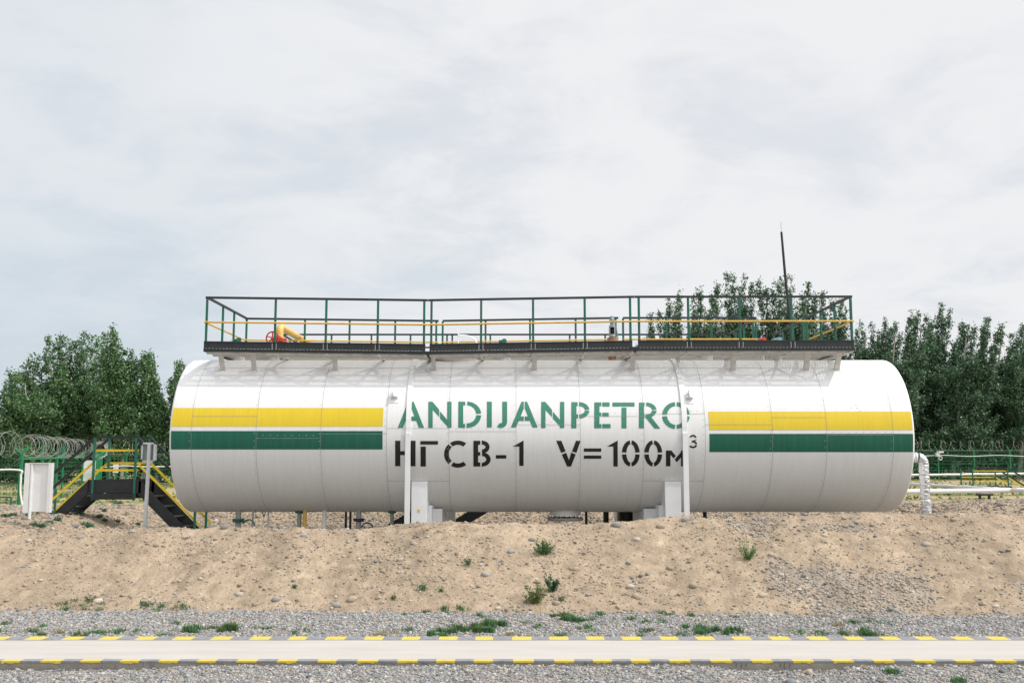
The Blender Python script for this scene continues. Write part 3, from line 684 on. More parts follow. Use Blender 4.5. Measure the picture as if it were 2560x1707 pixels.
# footbridge to the second tank
xb0, xb1 = pxX(1889, YB), pxX(2017, YB)
br = thing('footbridge', ((xb0+xb1)/2, 24.8, 4.2), 'short railed footbridge behind the right platform leading to the second tank', 'walkway')
m = MB(); grating(m, xb0, xb1, YB, 25.8, ZD+.035); m.build('deck_grating', ['grate'], br)
for x in (xb0, xb1):
    m = MB(); m.bar((x, YB, ZR-.02), (x, 25.85, ZR-.02), .045, .042); m.build('top_rail', ['black'], br)
    m = MB(); m.bar((x, YB, ZD+.05), (x, 25.85, ZD+.05), .01, .15); m.build('side_beam', ['black'], br)
    m = MB(); m.tube([(x, YB, ZD+.585), (x, 25.85, ZD+.585)], .019, 8); m.build('mid_rail', ['rail_yellow'], br)
    for y in (23.1, 24.0, 24.9, 25.75):
        m = MB(); m.bar((x, y, ZD), (x, y, ZR-.03), .045, .045, (0, 1, 0)); m.build('post', ['dgreen'], br)
pD = platform('far railed platform on the second tank, seen through the nearer rails', [705.7, 830, 929.5, 1027, 1118, 1131, 1226, 1424, 1512.5, 1624, 1724, 1822.6], [-5.9, -4, -2, 0, 2, 4, 5.6], .0, .0, [], left_side=[26.8, 27.7], yoff=5.96)

# ------------------------------------------------------------------ fittings on top of the tanks
e = at(700, 812, 21.3)
yp = thing('gas_pipe', (e.x, e.y, 4.1), 'thick yellow pipe bending from a valve on the tank back to the second tank', 'pipe')
m = MB(); R0 = .12; pz = e.z-.04
P = [(e.x, 21.3, 4.55), (e.x, 21.3, pz-R0)]+[(e.x, 21.3+R0-R0*math.cos(a), pz-R0+R0*math.sin(a)) for a in (.4, .8, 1.2, 1.57)]+[(e.x+.03, 24, pz-.02), (e.x+.05, 27.3, pz-.06)]
m.tube(P, .078, 20); m.build('pipe', ['pipe_yellow'], yp)
m = MB(); m.tube([(e.x+.05, 27.3, pz), (e.x+.05, 27.3, 4.0)], .078, 16); m.build('riser', ['pipe_yellow'], yp)
m = MB(); m.disc((e.x, 21.3, 4.585), (0, 0, 1), .15, .03); m.build('flange', ['red'], yp)
m = MB(); m.disc((e.x, 21.3, 4.545), (0, 0, 1), .15, .03); m.build('flange', ['red'], yp)
m = MB(); m.tube([(e.x, 21.3, 4.05), (e.x, 21.3, 4.25), (e.x, 21.3, 4.34), (e.x, 21.3, 4.48), (e.x, 21.3, 4.53)], [.10, .10, .14, .12, .09], 20); m.build('valve_body', ['silver'], yp)
hw = at(681, 845, 20.95); m = MB(); m.torus(hw, (-.15, -1, 0), .135, .016)
for k in range(5): a = k*2*math.pi/5+.3; m.bar(hw, hw+Vector((math.cos(a)*.13, 0, math.sin(a)*.13)), .025, .02, (0, 1, 0))
m.disc(hw, (0, 1, 0), .03, .05, 12); m.tube([hw, (e.x, 21.25, 4.42)], .018, 8); m.build('hand_wheel', ['red'], yp)
hw2 = hw+Vector((.05, .25, -.05)); m = MB(); m.torus(hw2, (0, 1, 0), .12, .012); m.build('hand_wheel', ['red'], yp)
# safety valve
s0 = at(1530.5, 850, 21.26); q = 1/F*21.26
rv = thing('safety_valve', (s0.x, TY, 4.1), 'spring safety valve with pale blue cap and rusty flange behind the middle rail', 'valve')
z = lambda py: at(1530, py, TY).z
m = MB(); m.tube([(s0.x, TY, 4.1), (s0.x, TY, z(853))], .085, 20); m.disc((s0.x, TY, z(851)), (0, 0, 1), .112, .035); m.disc((s0.x, TY, z(846)), (0, 0, 1), .108, .03); m.build('flange', ['rust'], rv)
m = MB(); bz0, bz1 = z(842), z(815)
for k in range(28):
    a0 = 2*math.pi*k/28; a1 = 2*math.pi*(k+1)/28; am = (a0+a1)/2
    front = abs(((am+math.pi/2+math.pi) % (2*math.pi))-math.pi) < .62
    for za, zb in ([(bz0, bz0+.05), (bz1-.03, bz1)] if front else [(bz0, bz1)]):
        r = .071; m.add([(s0.x+r*math.cos(a0), TY+r*math.sin(a0), za), (s0.x+r*math.cos(a1), TY+r*math.sin(a1), za), (s0.x+r*math.cos(a1), TY+r*math.sin(a1), zb), (s0.x+r*math.cos(a0), TY+r*math.sin(a0), zb)], [(0,1,2,3)])
m.disc((s0.x, TY, bz1), (0, 0, 1), .071, .008, 28); m.build('bonnet', ['silver'], rv)
m = MB(); m.tube([(s0.x, TY, bz0), (s0.x, TY, bz1)], .02, 8)
hel = [(s0.x+.048*math.cos(t*.6), TY+.048*math.sin(t*.6), bz0+.02+(bz1-bz0-.05)*t/60) for t in range(61)]; m.tube(hel, .007, 6); m.build('spring', ['rod'], rv)
m = MB(); m.tube([(s0.x, TY, bz1), (s0.x, TY, z(802)), (s0.x, TY, z(801)), (s0.x, TY, z(799)), (s0.x, TY, z(798)), (s0.x, TY, z(791))], [.042, .042, .062, .062, .042, .042], 16); m.build('cap', ['blue'], rv)
m = MB(); m.bar((s0.x+.07, TY-.0, z(801)), (s0.x+.125, TY, z(847)), .02, .02); m.bar((s0.x-.06, TY, z(801)), (s0.x+.08, TY, z(801)), .025, .02); m.build('lever', ['blue'], rv)
# curved white vent pipe
vp = thing('vent_pipe', tuple(at(1192, 880, 21.4)), 'slim curved white pipe with a forked tip behind the middle rail', 'pipe')
vp.location.z = 4.1
a = lambda x, y: at(x, y, 21.4)
m = MB(); m.tube(smooth_path([a(1193, 895), a(1191, 857), a(1182, 846), a(1168, 840), a(1146, 838)], 20), .022, 12); m.build('pipe', ['white'], vp)
m = MB(); m.tube([a(1146, 862), a(1146, 838), a(1143, 828), a(1141, 823)], .012, 8); m.tube([a(1146, 836), a(1151, 828)], .009, 8); m.build('valve', ['white'], vp)
# small instruments
for px, py, lab, c1 in ((597, 850, 'small green gauge head beside the left end of the railed platform', 'dgreen'), (1260, 853, 'small green gauge head behind the middle platform rail', 'dgreen'), (1909, 849, 'orange detector head behind the right platform rail', 'red'), (1948, 849, 'small blue transmitter behind the right platform rail', 'blue')):
    p = at(px, py, 21.26); t = thing('gauge', (p.x, TY, 4.1), lab, 'gauge')
    m = MB(); m.tube([(p.x, TY, 4.05), (p.x, TY, p.z-.04)], .025, 10); m.build('stem', ['silver'], t)
    m = MB(); m.disc(p, (.25, -1, 0), .055, .07, 16); m.disc(p+Vector((-.07, 0, 0)), (1, 0, 0), .03, .08, 10); m.build('head', [c1], t)
    m = MB(); m.tube(smooth_path([p+Vector((-.09, 0, 0)), p+Vector((-.18, 0, -.04)), Vector((p.x-.22, TY, 4.15))], 10), .008, 6); m.build('cable', ['galv'], t)
# lightning rod
a, b, c = at(1980, 850, 27), at(1953.5, 580, 27), at(1952, 556, 27)
lr = thing('lightning_rod', (a.x+.05, 27, 4.1), 'tall thin dark leaning rod rising behind the right platform', 'rod')
m = MB(); mid = at(1963, 690, 27); m.tube([(a.x+.03, 27, 4.0), a, mid, b], [.05, .045, .036, .030], 10); m.build('mast', ['rod'], lr)
m = MB(); m.tube([b, c], .008, 6); m.build('tip', ['galv'], lr)

# ------------------------------------------------------------------ things under the tank
def under(name, px, y, r, matn, label, cat='pipe', z1=1.2, extra=None, group=None):
    x = at(px, 1290, y).x; t = thing(name, (x, y, H(x, y)), label, cat, group); m = MB(); vpipe(m, x, y, r, H(x, y)-.1, z1, 0, 20); m.build('pipe', [matn], t)
    return t, x
t, x = under('drain_pipe', 596, 20.9, .055, 'pgrey', 'short grey outlet pipe with green flange under the left end of the tank')
m = MB(); zf = at(596, 1298, 20.9).z; m.disc((x, 20.9, zf), (0, 0, 1), .12, .03); m.disc((x, 20.9, zf-.04), (0, 0, 1), .12, .03); m.build('flange', ['dgreen'], t)
m = MB(); m.tube([(x+.13, 20.8, zf-.03)]+[(x+.27+.13*math.cos(k), 20.7, zf-.14+.15*math.sin(k)) for k in (2.6, 2.1, 1.6, 1.1, .6, .1)], .014, 8); m.build('handle', ['dgreen'], t)
t, x = under('conduit', 632, 20.8, .022, 'pgrey', 'thin grey conduit just right of the green flanged outlet')
t, x = under('conduit', 671, 21.2, .018, 'white', 'thin white conduit between the green flange and the yellow pipe')
m = MB(); m.tube(smooth_path([(x-.11, 21.1, .98), (x-.07, 21.1, .83), (x-.03, 21.1, .98)], 12), .01, 6); m.build('cable', ['rod'], t)
t, x = under('drain_pipe', 748.5, 21.0, .045, 'pgrey', 'grey flanged pipe left of the yellow pipe under the tank')
m = MB(); m.disc((x, 21.0, .93), (0, 0, 1), .09, .05); m.build('flange', ['dgreen'], t)
under('gas_pipe', 762, 20.9, .042, 'pipe_yellow', 'vertical yellow pipe under the tank between grey pipes')
under('drain_pipe', 811, 20.9, .042, 'white', 'vertical white pipe under the tank right of the yellow pipe')
under('drain_pipe', 865, 24.0, .028, 'black', 'left one of two thin black pipes under the tank')
under('drain_pipe', 876, 24.0, .028, 'black', 'right one of two thin black pipes under the tank')
t, x = under('valve', 897, 20.9, .055, 'pgrey', 'grey outlet pipe with dark blue flange and hand wheel under the tank', 'valve')
m = MB(); zf = at(897, 1297, 20.9).z; m.disc((x, 20.9, zf), (0, 0, 1), .115, .028); m.disc((x, 20.9, zf-.035), (0, 0, 1), .11, .025); m.build('flange', ['dblue'], t)
m = MB(); cw = Vector((x+.2, 20.75, zf-.19)); m.torus(cw, (.2, -1, .1), .12, .014)
for k in range(3): aa = k*math.pi/1.5+.5; m.bar(cw, cw+Vector((math.cos(aa)*.11, 0, math.sin(aa)*.11)), .016, .016, (0, 1, 0))
m.build('hand_wheel', ['dblue'], t)
t, x = under('drain_pipe', 980, 21.0, .042, 'pgrey', 'grey flanged pipe just left of the left tank support')
m = MB(); m.disc((x, 21.0, .925), (0, 0, 1), .085, .04); m.build('flange', ['dgreen'], t)
under('drain_pipe', 1465.5, 21.6, .028, 'grey_black', 'thin black pipe just right of the bottom manhole')
under('drain_pipe', 1515, 22.6, .062, 'black', 'thick black pipe midway between manhole and right tank support')
under('drain_pipe', 1762, 23.0, .045, 'grey_black', 'black pipe right of the right tank support')
xa, xb = at(1546, 1290, 22.9).x, at(1611, 1290, 22.9).x
t = thing('pump', ((xa+xb)/2, 22.9, H(3, 22.9)), 'dark box shaped pump unit under the tank beside the right support', 'pump')
m = MB(); m.box((xa, 22.7, .0), (xb, 23.2, 1.3)); m.build('housing', ['black'], t, .03)
m = MB(); m.tube([(xa+.18, 22.66, .0), (xa+.18, 22.66, 1.3)], .07, 16); m.tube([(xa+.33, 22.66, .0), (xa+.33, 22.66, 1.3)], .035, 12); m.build('pipe', ['grey_black'], t)
m = MB(); m.box((xb+.06, 22.6, .62), (xb+.25, 22.9, .80)); m.disc((xb+.16, 22.6, .86), (1, 0, 0), .06, .2, 16); m.build('motor', ['pgrey'], t, .01)

# ------------------------------------------------------------------ crossover stairs
def crossover(label, name, x0, x1, yn, yf, zd, zr, run_l, run_r, zl, zrr, plate=.28, rail_cols=('black', 'lemon'), two_mid=True):
    """platform x0..x1 at deck height zd, stairs going down left and right"""
    t = thing(name, ((x0+x1)/2, (yn+yf)/2, min(zl, zrr)), label, 'stairs', 'crossover stairs')
    m = MB(); m.box((x0-.1, yn+.03, zd-.03), (x1+.1, yf-.03, zd)); m.build('deck', ['black'], t)
    for y in (yn, yf):
        m = MB(); m.box((x0-.12, y-.004, zd-.18), (x1+.16, y+.004, zd+.15))
        m.box((x0+.0, y-.05, zd-.34), (x1, y+.0, zd-.19)); m.build('side_plate', ['black'], t)
        m = MB(); m.bar((x0-.03, y, zr), (x1+.03, y, zr), .055, .055); m.build('top_rail', [rail_cols[0]], t)
        for zz_ in ((zd+.87, zd+.38) if (two_mid and y == yn) else (zd+.55,)):
            m = MB(); m.box((x0-.02, y+.026, zz_-.028), (x1+.06, y+.034, zz_+.028)); m.build('mid_rail', [rail_cols[1]], t)
        for x in (x0, x1):
            m = MB(); m.bar((x, y-.005, zd-.36), (x, y-.005, zr-.02), .05, .05, (0, 1, 0)); m.build('post', ['dgreen'], t)
    for sgn, xs, run, zb in ((-1, x0-.1, run_l, zl), (1, x1+.1, run_r, zrr)):
        if not run: continue
        xe = xs+sgn*run; sl = (zb-zd)/run
        for y in (yn, yf):
            m = MB(); m.add([(xs, y-.004, zd+.15), (xe, y-.004, zb+.15), (xe, y-.004, zb-.20), (xs, y-.004, zd-.22), (xs, y+.004, zd+.15), (xe, y+.004, zb+.15), (xe, y+.004, zb-.20), (xs, y+.004, zd-.22)], [(0,1,2,3),(7,6,5,4),(0,4,5,1),(1,5,6,2),(2,6,7,3),(3,7,4,0)])
            m.box((xs-.0, y-.02, zd-.19), (xs+.0001, y, zd-.18)); m.bar((xs, y-.02, zd-.19), (xe, y-.02, zb-.17), .04, .02)
            m.build('stringer', ['black'], t)
            m = MB(); m.bar((xs-sgn*.1, y, zr), (xe, y, zb+(zr-zd)), .05, .065); m.build('hand_rail', [rail_cols[0]], t)
            m = MB(); m.bar((xs-sgn*.06, y+.02, zd+.55), (xe, y+.02, zb+.55), .01, .055); m.build('mid_rail', [rail_cols[1]], t)
            xq = xe-sgn*.12; m = MB(); m.bar((xq, y-.005, zb-.3), (xq, y-.005, zb+(zr-zd)), .05, .05, (0, 1, 0)); m.build('post', ['dgreen'], t)
        ns = max(2, int(run/.24))
        for k in range(1, ns):
            x = xs+sgn*run*k/ns; z_ = zd+sl*run*k/ns; m = MB()
            m.box((x-.13, yn+.01, z_-.03), (x+.13, yf-.01, z_)); m.build('step', ['black'], t)
    return t
xa, xb = at(237, 1110, 25).x, at(341, 1110, 25).x
crossover('black and green crossover stair with yellow rails left of the tank', 'crossover_stair', xa, xb, 25.0, 25.92, 1.37, 2.57, 1.35, 1.55, .05, -.15)
t = thing('crossover_stair', (at(1100, 1300, 27).x, 24.5, 0), 'dark steel crossover stair seen in the gap under the tank', 'stairs', 'crossover stairs')
for u0, v0_, u1, v1 in ((1060, 1310, 1180, 1240), (1140, 1312, 1260, 1240), (1000, 1308, 1090, 1256)):
    p, q_ = at(u0, v0_, 24.4), at(u1, v1, 24.4); m = MB(); m.bar(p-(q_-p)*.3, q_, .02, .26); m.build('stringer', ['black'], t)
    for k in range(5):
        c = p+(q_-p)*(k/5); m = MB(); m.box((c.x-.12, 24.4, c.z-.015), (c.x+.12, 25.2, c.z+.015)); m.build('step', ['black'], t)
p = at(1099, 1292, 24.3); m = MB(); m.bar((p.x, 24.3, 0), (p.x, 24.3, 1.2), .05, .05, (0, 1, 0)); m.build('post', ['dgreen'], t)
m = MB(); m.bar(at(1092, 1290, 24.2), at(1110, 1272, 24.2), .02, .04); m.build('hand_rail', ['lemon'], t)
m = MB(); p = at(1128, 1292, 24.2); m.box((p.x-.1, 24.1, 0), (p.x+.1, 24.3, 1.3)); m.build('column', ['pgrey'], t)
# low platform far right
yn, yf = 48.0, 49.25
xa, xb = at(2160+1420*.1913, 1190, yn).x, at(2160+1880*.1913, 1190, yn).x
zr_ = at(2500, 1169, yn).z
crossover('low crossover platform with yellow rails beyond the white pipe at right', 'crossover_stair', xa, xb, yn, yf, zr_-1.02, zr_, 0, 1.3, .6, zr_-1.9)

# ------------------------------------------------------------------ signs, cabinet, post at left
pb_, pt = hit(362.6, 1316, 14.5, 17.5), None
yy = pb_.y; pt = at(373.7, 1108.5, yy)
t = thing('instrument_post', (pb_.x, yy, pb_.z), 'silver aluminium post carrying a small framed panel on the sandy bank', 'post')
m = MB(); m.bar((pb_.x, yy, pb_.z-.15), pt, .05, .05, (0, 1, 0)); m.box((0, 0, 0), (0, 0, 0)); m.build('post', ['alu'], t)
a, b = at(352, 1106, yy), at(385, 1155, yy); m = MB(); x0_, x1_, z1_, z0_ = a.x, b.x, a.z, b.z; y_ = yy+.03
for q0, q1 in (((x0_, z0_), (x0_+.03, z1_)), ((x1_-.03, z0_), (x1_, z1_)), ((x0_, z1_-.03), (x1_, z1_)), ((x0_, z0_), (x1_, z0_+.03))):
    m.box((q0[0], y_, q0[1]), (q1[0], y_+.09, q1[1]))
m.build('frame', ['alu'], t, .002)
m = MB(); m.box((x0_+.025, y_+.03, z0_+.025), (x1_-.025, y_+.035, z1_-.025)); m.build('panel', ['glass'], t)
for zz_ in (z1_-.025, z0_+.028):
    m = MB(); m.box((x0_+.002, y_-.004, zz_-.022), (x0_+.025, y_+.0, zz_+.022)); m.build('hinge', ['black'], t)
Yc = 21.8; a, b = at(59.5, 1157, Yc), at(123, 1279, Yc)
t = thing('cabinet', ((a.x+b.x)/2, Yc, b.z-.3), 'tall white metal cabinet standing on the mound at the far left', 'cabinet')
m = MB(); x0_, x1_, z0_, z1_ = a.x+.02, b.x, b.z, a.z
m.box((x0_+.12, Yc+.06, z0_), (x1_-.07, Yc+.10, z1_-.015)); m.build('body', ['white'], t, .004)
m = MB(); m.box((x0_, Yc+.02, z0_-.02), (x0_+.11, Yc+.12, z1_)); m.tube([(x0_+.145, Yc+.05, z0_-.15), (x0_+.145, Yc+.05, z1_-.01)], .035, 12); m.build('side_channel', ['white'], t)
m = MB(); m.box((x1_-.07, Yc+.0, z0_-.02), (x1_, Yc+.12, z1_)); m.build('side_channel', ['white'], t)
m = MB(); m.box((x0_+.11, Yc+.01, z1_-.014), (x1_-.07, Yc+.12, z1_+.002)); m.build('top', ['white'], t)

# ------------------------------------------------------------------ pipes and rails in the yard
def pipe_run(name, label, pts, r, matn, sup=None, wrapped_=False, seed=1, group=None):
    b = pts[len(pts)//2]; t = thing(name, (b[0], b[1], H(b[0], b[1])), label, 'pipe', group)
    if wrapped_: wrapped('foil_wrapping', pts, r, t, matn, int(120), 12, .12, 5, seed)
    else: m = MB(); m.tube(pts, r, 20); m.build('pipe', [matn], t)
    for x, y, z_ in (sup or []):
        g0 = H(x, y); m = MB(); m.bar((x-.28, y, z_-r-.04), (x+.28, y, z_-r-.04), .12, .06)
        for d in (-.16, .16): m.bar((x+d, y, g0-.1), (x+d, y, z_-r-.07), .07, .07, (0, 1, 0))
        m.build('support', ['black'], t)
    return t
Yw = 34.5; A, B = at(2262, 1228.5, Yw), at(2700, 1223.5, Yw)
pipe_run('yard_pipe', 'thick smooth white pipe running right behind the silver downpipe', [(A.x-3, Yw, A.z), A, B, B+Vector((14, 0, .2))], .082, 'white', [(at(2461, 1235, Yw).x, Yw, at(2461, 1227, Yw).z), (B.x+3, Yw, B.z)])
A, B = at(2276, 1210, 44), at(2450, 1220, 37)
pipe_run('yard_pipe', 'wrapped whitish pipe slanting behind the thick white pipe', [A+(A-B)*.3, A, B, B+(B-A)*.5], .075, 'foil_white', [], True, 3, 'foil wrapped pipes')
A, B = at(2278, 1187, 56), at(2570, 1183.5, 56)
pipe_run('yard_pipe', 'farthest white wrapped pipe, along the green fence at right', [A+Vector((-4, 0, 0)), A, B, B+Vector((8, 0, .1))], .065, 'foil_white', [(at(2443, 1190, 56).x, 56, A.z)], True, 4, 'foil wrapped pipes')
a, b, c, d, e2 = at(-60, 1175, 33), at(46, 1174.5, 33), at(52, 1190, 33), at(51, 1230, 33), at(58, 1275, 33)
pipe_run('yard_pipe', 'thin white pipe bending down beside the gate post at far left', smooth_path([a+Vector((-2, 0, 0)), a, b, c, d, e2], 40), .03, 'white')
a, b = at(-30, 1244.5, 30), at(28, 1243, 30)
t = thing('low_rail', (b.x, 30, H(b.x, 30)), 'low dark green pipe rail at the far left edge', 'railing')
m = MB(); m.bar(a+Vector((-1.5, 0, 0)), b, .04, .04); m.build('top_rail', ['dgreen'], t)
for x in (a.x-.8, b.x): m = MB(); m.bar((x, 30, H(x, 30)-.1), (x, 30, b.z), .04, .04, (0, 1, 0)); m.build('post', ['dgreen'], t)

# ------------------------------------------------------------------ fences
def coil(m, p, q, rad, pitch, r, seed=0):
    p = Vector(p); q = Vector(q); d = (q-p); Ln = d.length; d.normalize(); s = d.cross(Vector((0, 0, 1))).normalized(); up = Vector((0, 0, 1))
    n = int(Ln/pitch*16); rr = random.Random(seed); pts = []
    for i in range(n+1):
        a = i/16*2*math.pi; k = i/n; jit = 1+.12*math.sin(k*37+seed)+.06*math.sin(k*91)
        wob = .35*pitch*math.sin(i*.11+seed)
        pts.append(p+d*(Ln*k+wob+.25*rad*math.sin(a*.5))+s*(rad*jit*math.cos(a))+up*(rad*jit*math.sin(a)))
    m.tube(pts, r, 4)
def fence(name, label, pts, hgt_, spacing, arm='left', coil_r=.42, cr=.011, gate=False, wire=.2, vs=.1):
    b = pts[0]; t = thing(name, (b[0], b[1], H(b[0], b[1])), label, 'fence')
    for A, B in zip(pts[:-1], pts[1:]):
        A = Vector(A); B = Vector(B); L_ = (B-A).length; n = max(1, round(L_/spacing)); d = (B-A).normalized(); s = Vector((0, -1, 0))
        mm = MB(); 
        for k in range(int(L_/vs)+1):
            x = A+d*(k*vs); z0 = H(x.x, x.y); mm.bar((x.x, x.y, z0+.05), (x.x, x.y, A.z+hgt_+(B.z-A.z)*k*vs/L_), .008, .008, (0, 1, 0))
        for k in range(int(hgt_/wire)+1):
            zo = .06+k*wire; mm.bar(A+Vector((0, 0, zo)), B+Vector((0, 0, zo)), .016, .016)
            if k % 2: mm.bar(A+Vector((0, 0, zo+.05)), B+Vector((0, 0, zo+.05)), .016, .016)
        mm.build('mesh_panel', ['wire_green'], t)
        for k in range(n+1):
            x = A+(B-A)*(k/n); m = MB(); m.bar(x+Vector((0, 0, -.3)), x+Vector((0, 0, hgt_)), .075, .075, (0, 1, 0))
            tip = x+Vector((0, 0, hgt_))
            if arm in ('left', 'both'): m.bar(tip, tip+Vector((-.22, -.1, .30)), .05, .05)
            if arm in ('right', 'both'): m.bar(tip, tip+Vector((.22, .1, .30)), .05, .05)
            m.build('post', ['lgreen'], t)
        m = MB(); coil(m, A+Vector((0, 0, hgt_+.33)), B+Vector((0, 0, hgt_+.33)), coil_r, .46, cr, 3)
        for o in (-.18,): m.bar(A+Vector((o*.5, 0, hgt_+.25+o)), B+Vector((o*.5, 0, hgt_+.25+o)), .012, .012)
        m.build('razor_wire', ['galv'], t)
    return t
pr = at(2344, 1128, 62); zt = pr.z; pr2 = at(2434, 1128, 62).x - pr.x
fr = fence('fence', 'green mesh fence with razor wire behind the pipes at right', [(pr.x-5*pr2, 62, zt-1.85), (pr.x+9*pr2, 62, zt-1.85)], 1.85, pr2, 'left', .36, .007)
m = MB(); zc = at(2344, 1139, 61.9).z
m.tube([(pr.x-5*pr2+i*.5, 61.85, zc+.03*math.sin(i*.9)) for i in range(int(14*pr2/.5))], .022, 6); m.build('cable', ['white'], fr)
cm = at(2346, 1136, 61.6); t = thing('security_camera', cm, 'small white camera hanging on the first fence post right of the tank', 'camera')
m = MB(); m.box((cm.x-.13, 61.55, cm.z-.12), (cm.x+.09, 61.8, cm.z+.10)); m.build('body', ['white'], t, .02)
m = MB(); m.box((cm.x-.02, 61.5, cm.z+.1), (cm.x+.30, 61.85, cm.z+.20)); m.build('bracket', ['white'], t, .02)
m = MB(); m.torus((cm.x+.12, 61.6, cm.z-.22), (0, 1, 0), .10, .025); m.build('lens_ring', ['white'], t)
# left: gate section receding, then fence run
g0, g1 = at(56, 1136, 38), at(208, 1140, 51)
zg0, zg1 = H(g0.x, 38), H(g1.x, 51)
gt = fence('gate', 'green framed mesh gate with razor coil at the far left', [(g0.x, 38, g0.z-2.0), (g1.x, 51, g1.z-1.95)], 2.0, 6.5, 'both', .42, .006, vs=.45)
m = MB(); m.bar(g0+Vector((0, -.06, -.16)), g1+Vector((0, -.06, -.06)), .07, .07); m.build('top_beam', ['lgreen'], gt)
for k in (.28, .62):
    q_ = g0+(g1-g0)*k; m = MB(); m.bar((q_.x, q_.y-.08, .0), (q_.x, q_.y-.08, q_.z+.45), .07, .07, (0, 1, 0)); m.build('bar', ['lgreen'], gt)
f0 = at(258, 1137, 57); f1 = at(470, 1138, 60)
fence('fence', 'green mesh fence with razor wire behind the crossover stair at left', [(g1.x+.3, 52, g1.z-1.95), (f0.x, 57, f0.z-1.9), (f1.x+3, 60, f1.z-1.9)], 1.9, 1.3, 'both', .40, .007, vs=.2)
fence('fence', 'green mesh fence with large razor coils running off the left edge', [(g0.x-9, 41, g0.z-1.9), (g0.x-.15, 38.2, g0.z-1.9)], 1.95, 3.0, 'both', .50, .007, vs=.15)
for k, (u0, u1, v0_, v1, lab) in enumerate(((940, 1110, 500, 735, 'large white notice panel on the left fence'), (1283, 1333, 527, 640, 'small white notice panel on the left fence'))):
    a, b = at(u0*.2211, 1040+v0_*.2211, 56), at(u1*.2211, 1040+v1*.2211, 56)
    m = MB(); m.box((a.x, 56.0, b.z), (b.x, 56.05, a.z)); o = m.build('notice_panel', ['white']); tag(o, lab, 'sign')
    mm = MB(); mm.bar(((a.x+b.x)/2, 56.09, H(a.x, 56)-.2), ((a.x+b.x)/2, 56.09, a.z), .06, .06, (0, 1, 0)); mm.build('post', ['lgreen'], o)
# a conduit strung along the left fence
t = pipe_run('cable', 'white cable strung along the left green fence', smooth_path([at(205, 1168, 55), at(255, 1168, 55), at(310, 1164, 55), at(350, 1166, 55), at(430, 1166, 55), at(520, 1166, 55)], 40), .03, 'white')
# wall beyond the left fence
m = MB(); a, b = at(-400, 1200, 78), at(60, 1200, 78); m.box((a.x-10, 78, .2), (b.x, 78.4, at(0, 1163, 78).z)); m.box((a.x-10, 77.95, at(0, 1163, 78).z), (b.x, 78.45, at(0, 1159, 78).z), 1)
tag(m.build('boundary_wall', ['plaster', 'brick']), 'dull plastered wall with brick coping behind the far left fence', 'wall')

# ------------------------------------------------------------------ vegetation
LEAFPAL = np.array([[.040,.085,.042],[.055,.110,.055],[.028,.060,.034],[.075,.135,.070],[.17,.225,.16],[.045,.092,.050]])
def leaf_mesh(name, P, size, root, pal, matn='leaf', r=None, bright=1.0):
    n = len(P); r = r or rg
    a = r.normal(size=(n, 3)); a /= np.linalg.norm(a, axis=1)[:, None]
    b = r.normal(size=(n, 3)); b -= a*(a*b).sum(1)[:, None]; b /= np.linalg.norm(b, axis=1)[:, None]
    s = size*r.uniform(.6, 1.35, (n, 1)); a = a*s; b = b*s*.75
    V = np.stack([P-a, P-b*.9+a*.1, P+a, P+b*.9+a*.1], 1).reshape(-1, 3)
    Fc = np.arange(4*n).reshape(n, 4)
    c = pal[r.integers(0, len(pal), n)]*r.uniform(.75, 1.3, (n, 1))*bright
    return npmesh(name, V, Fc, [matn], root, colors=np.repeat(c, 4, 0))
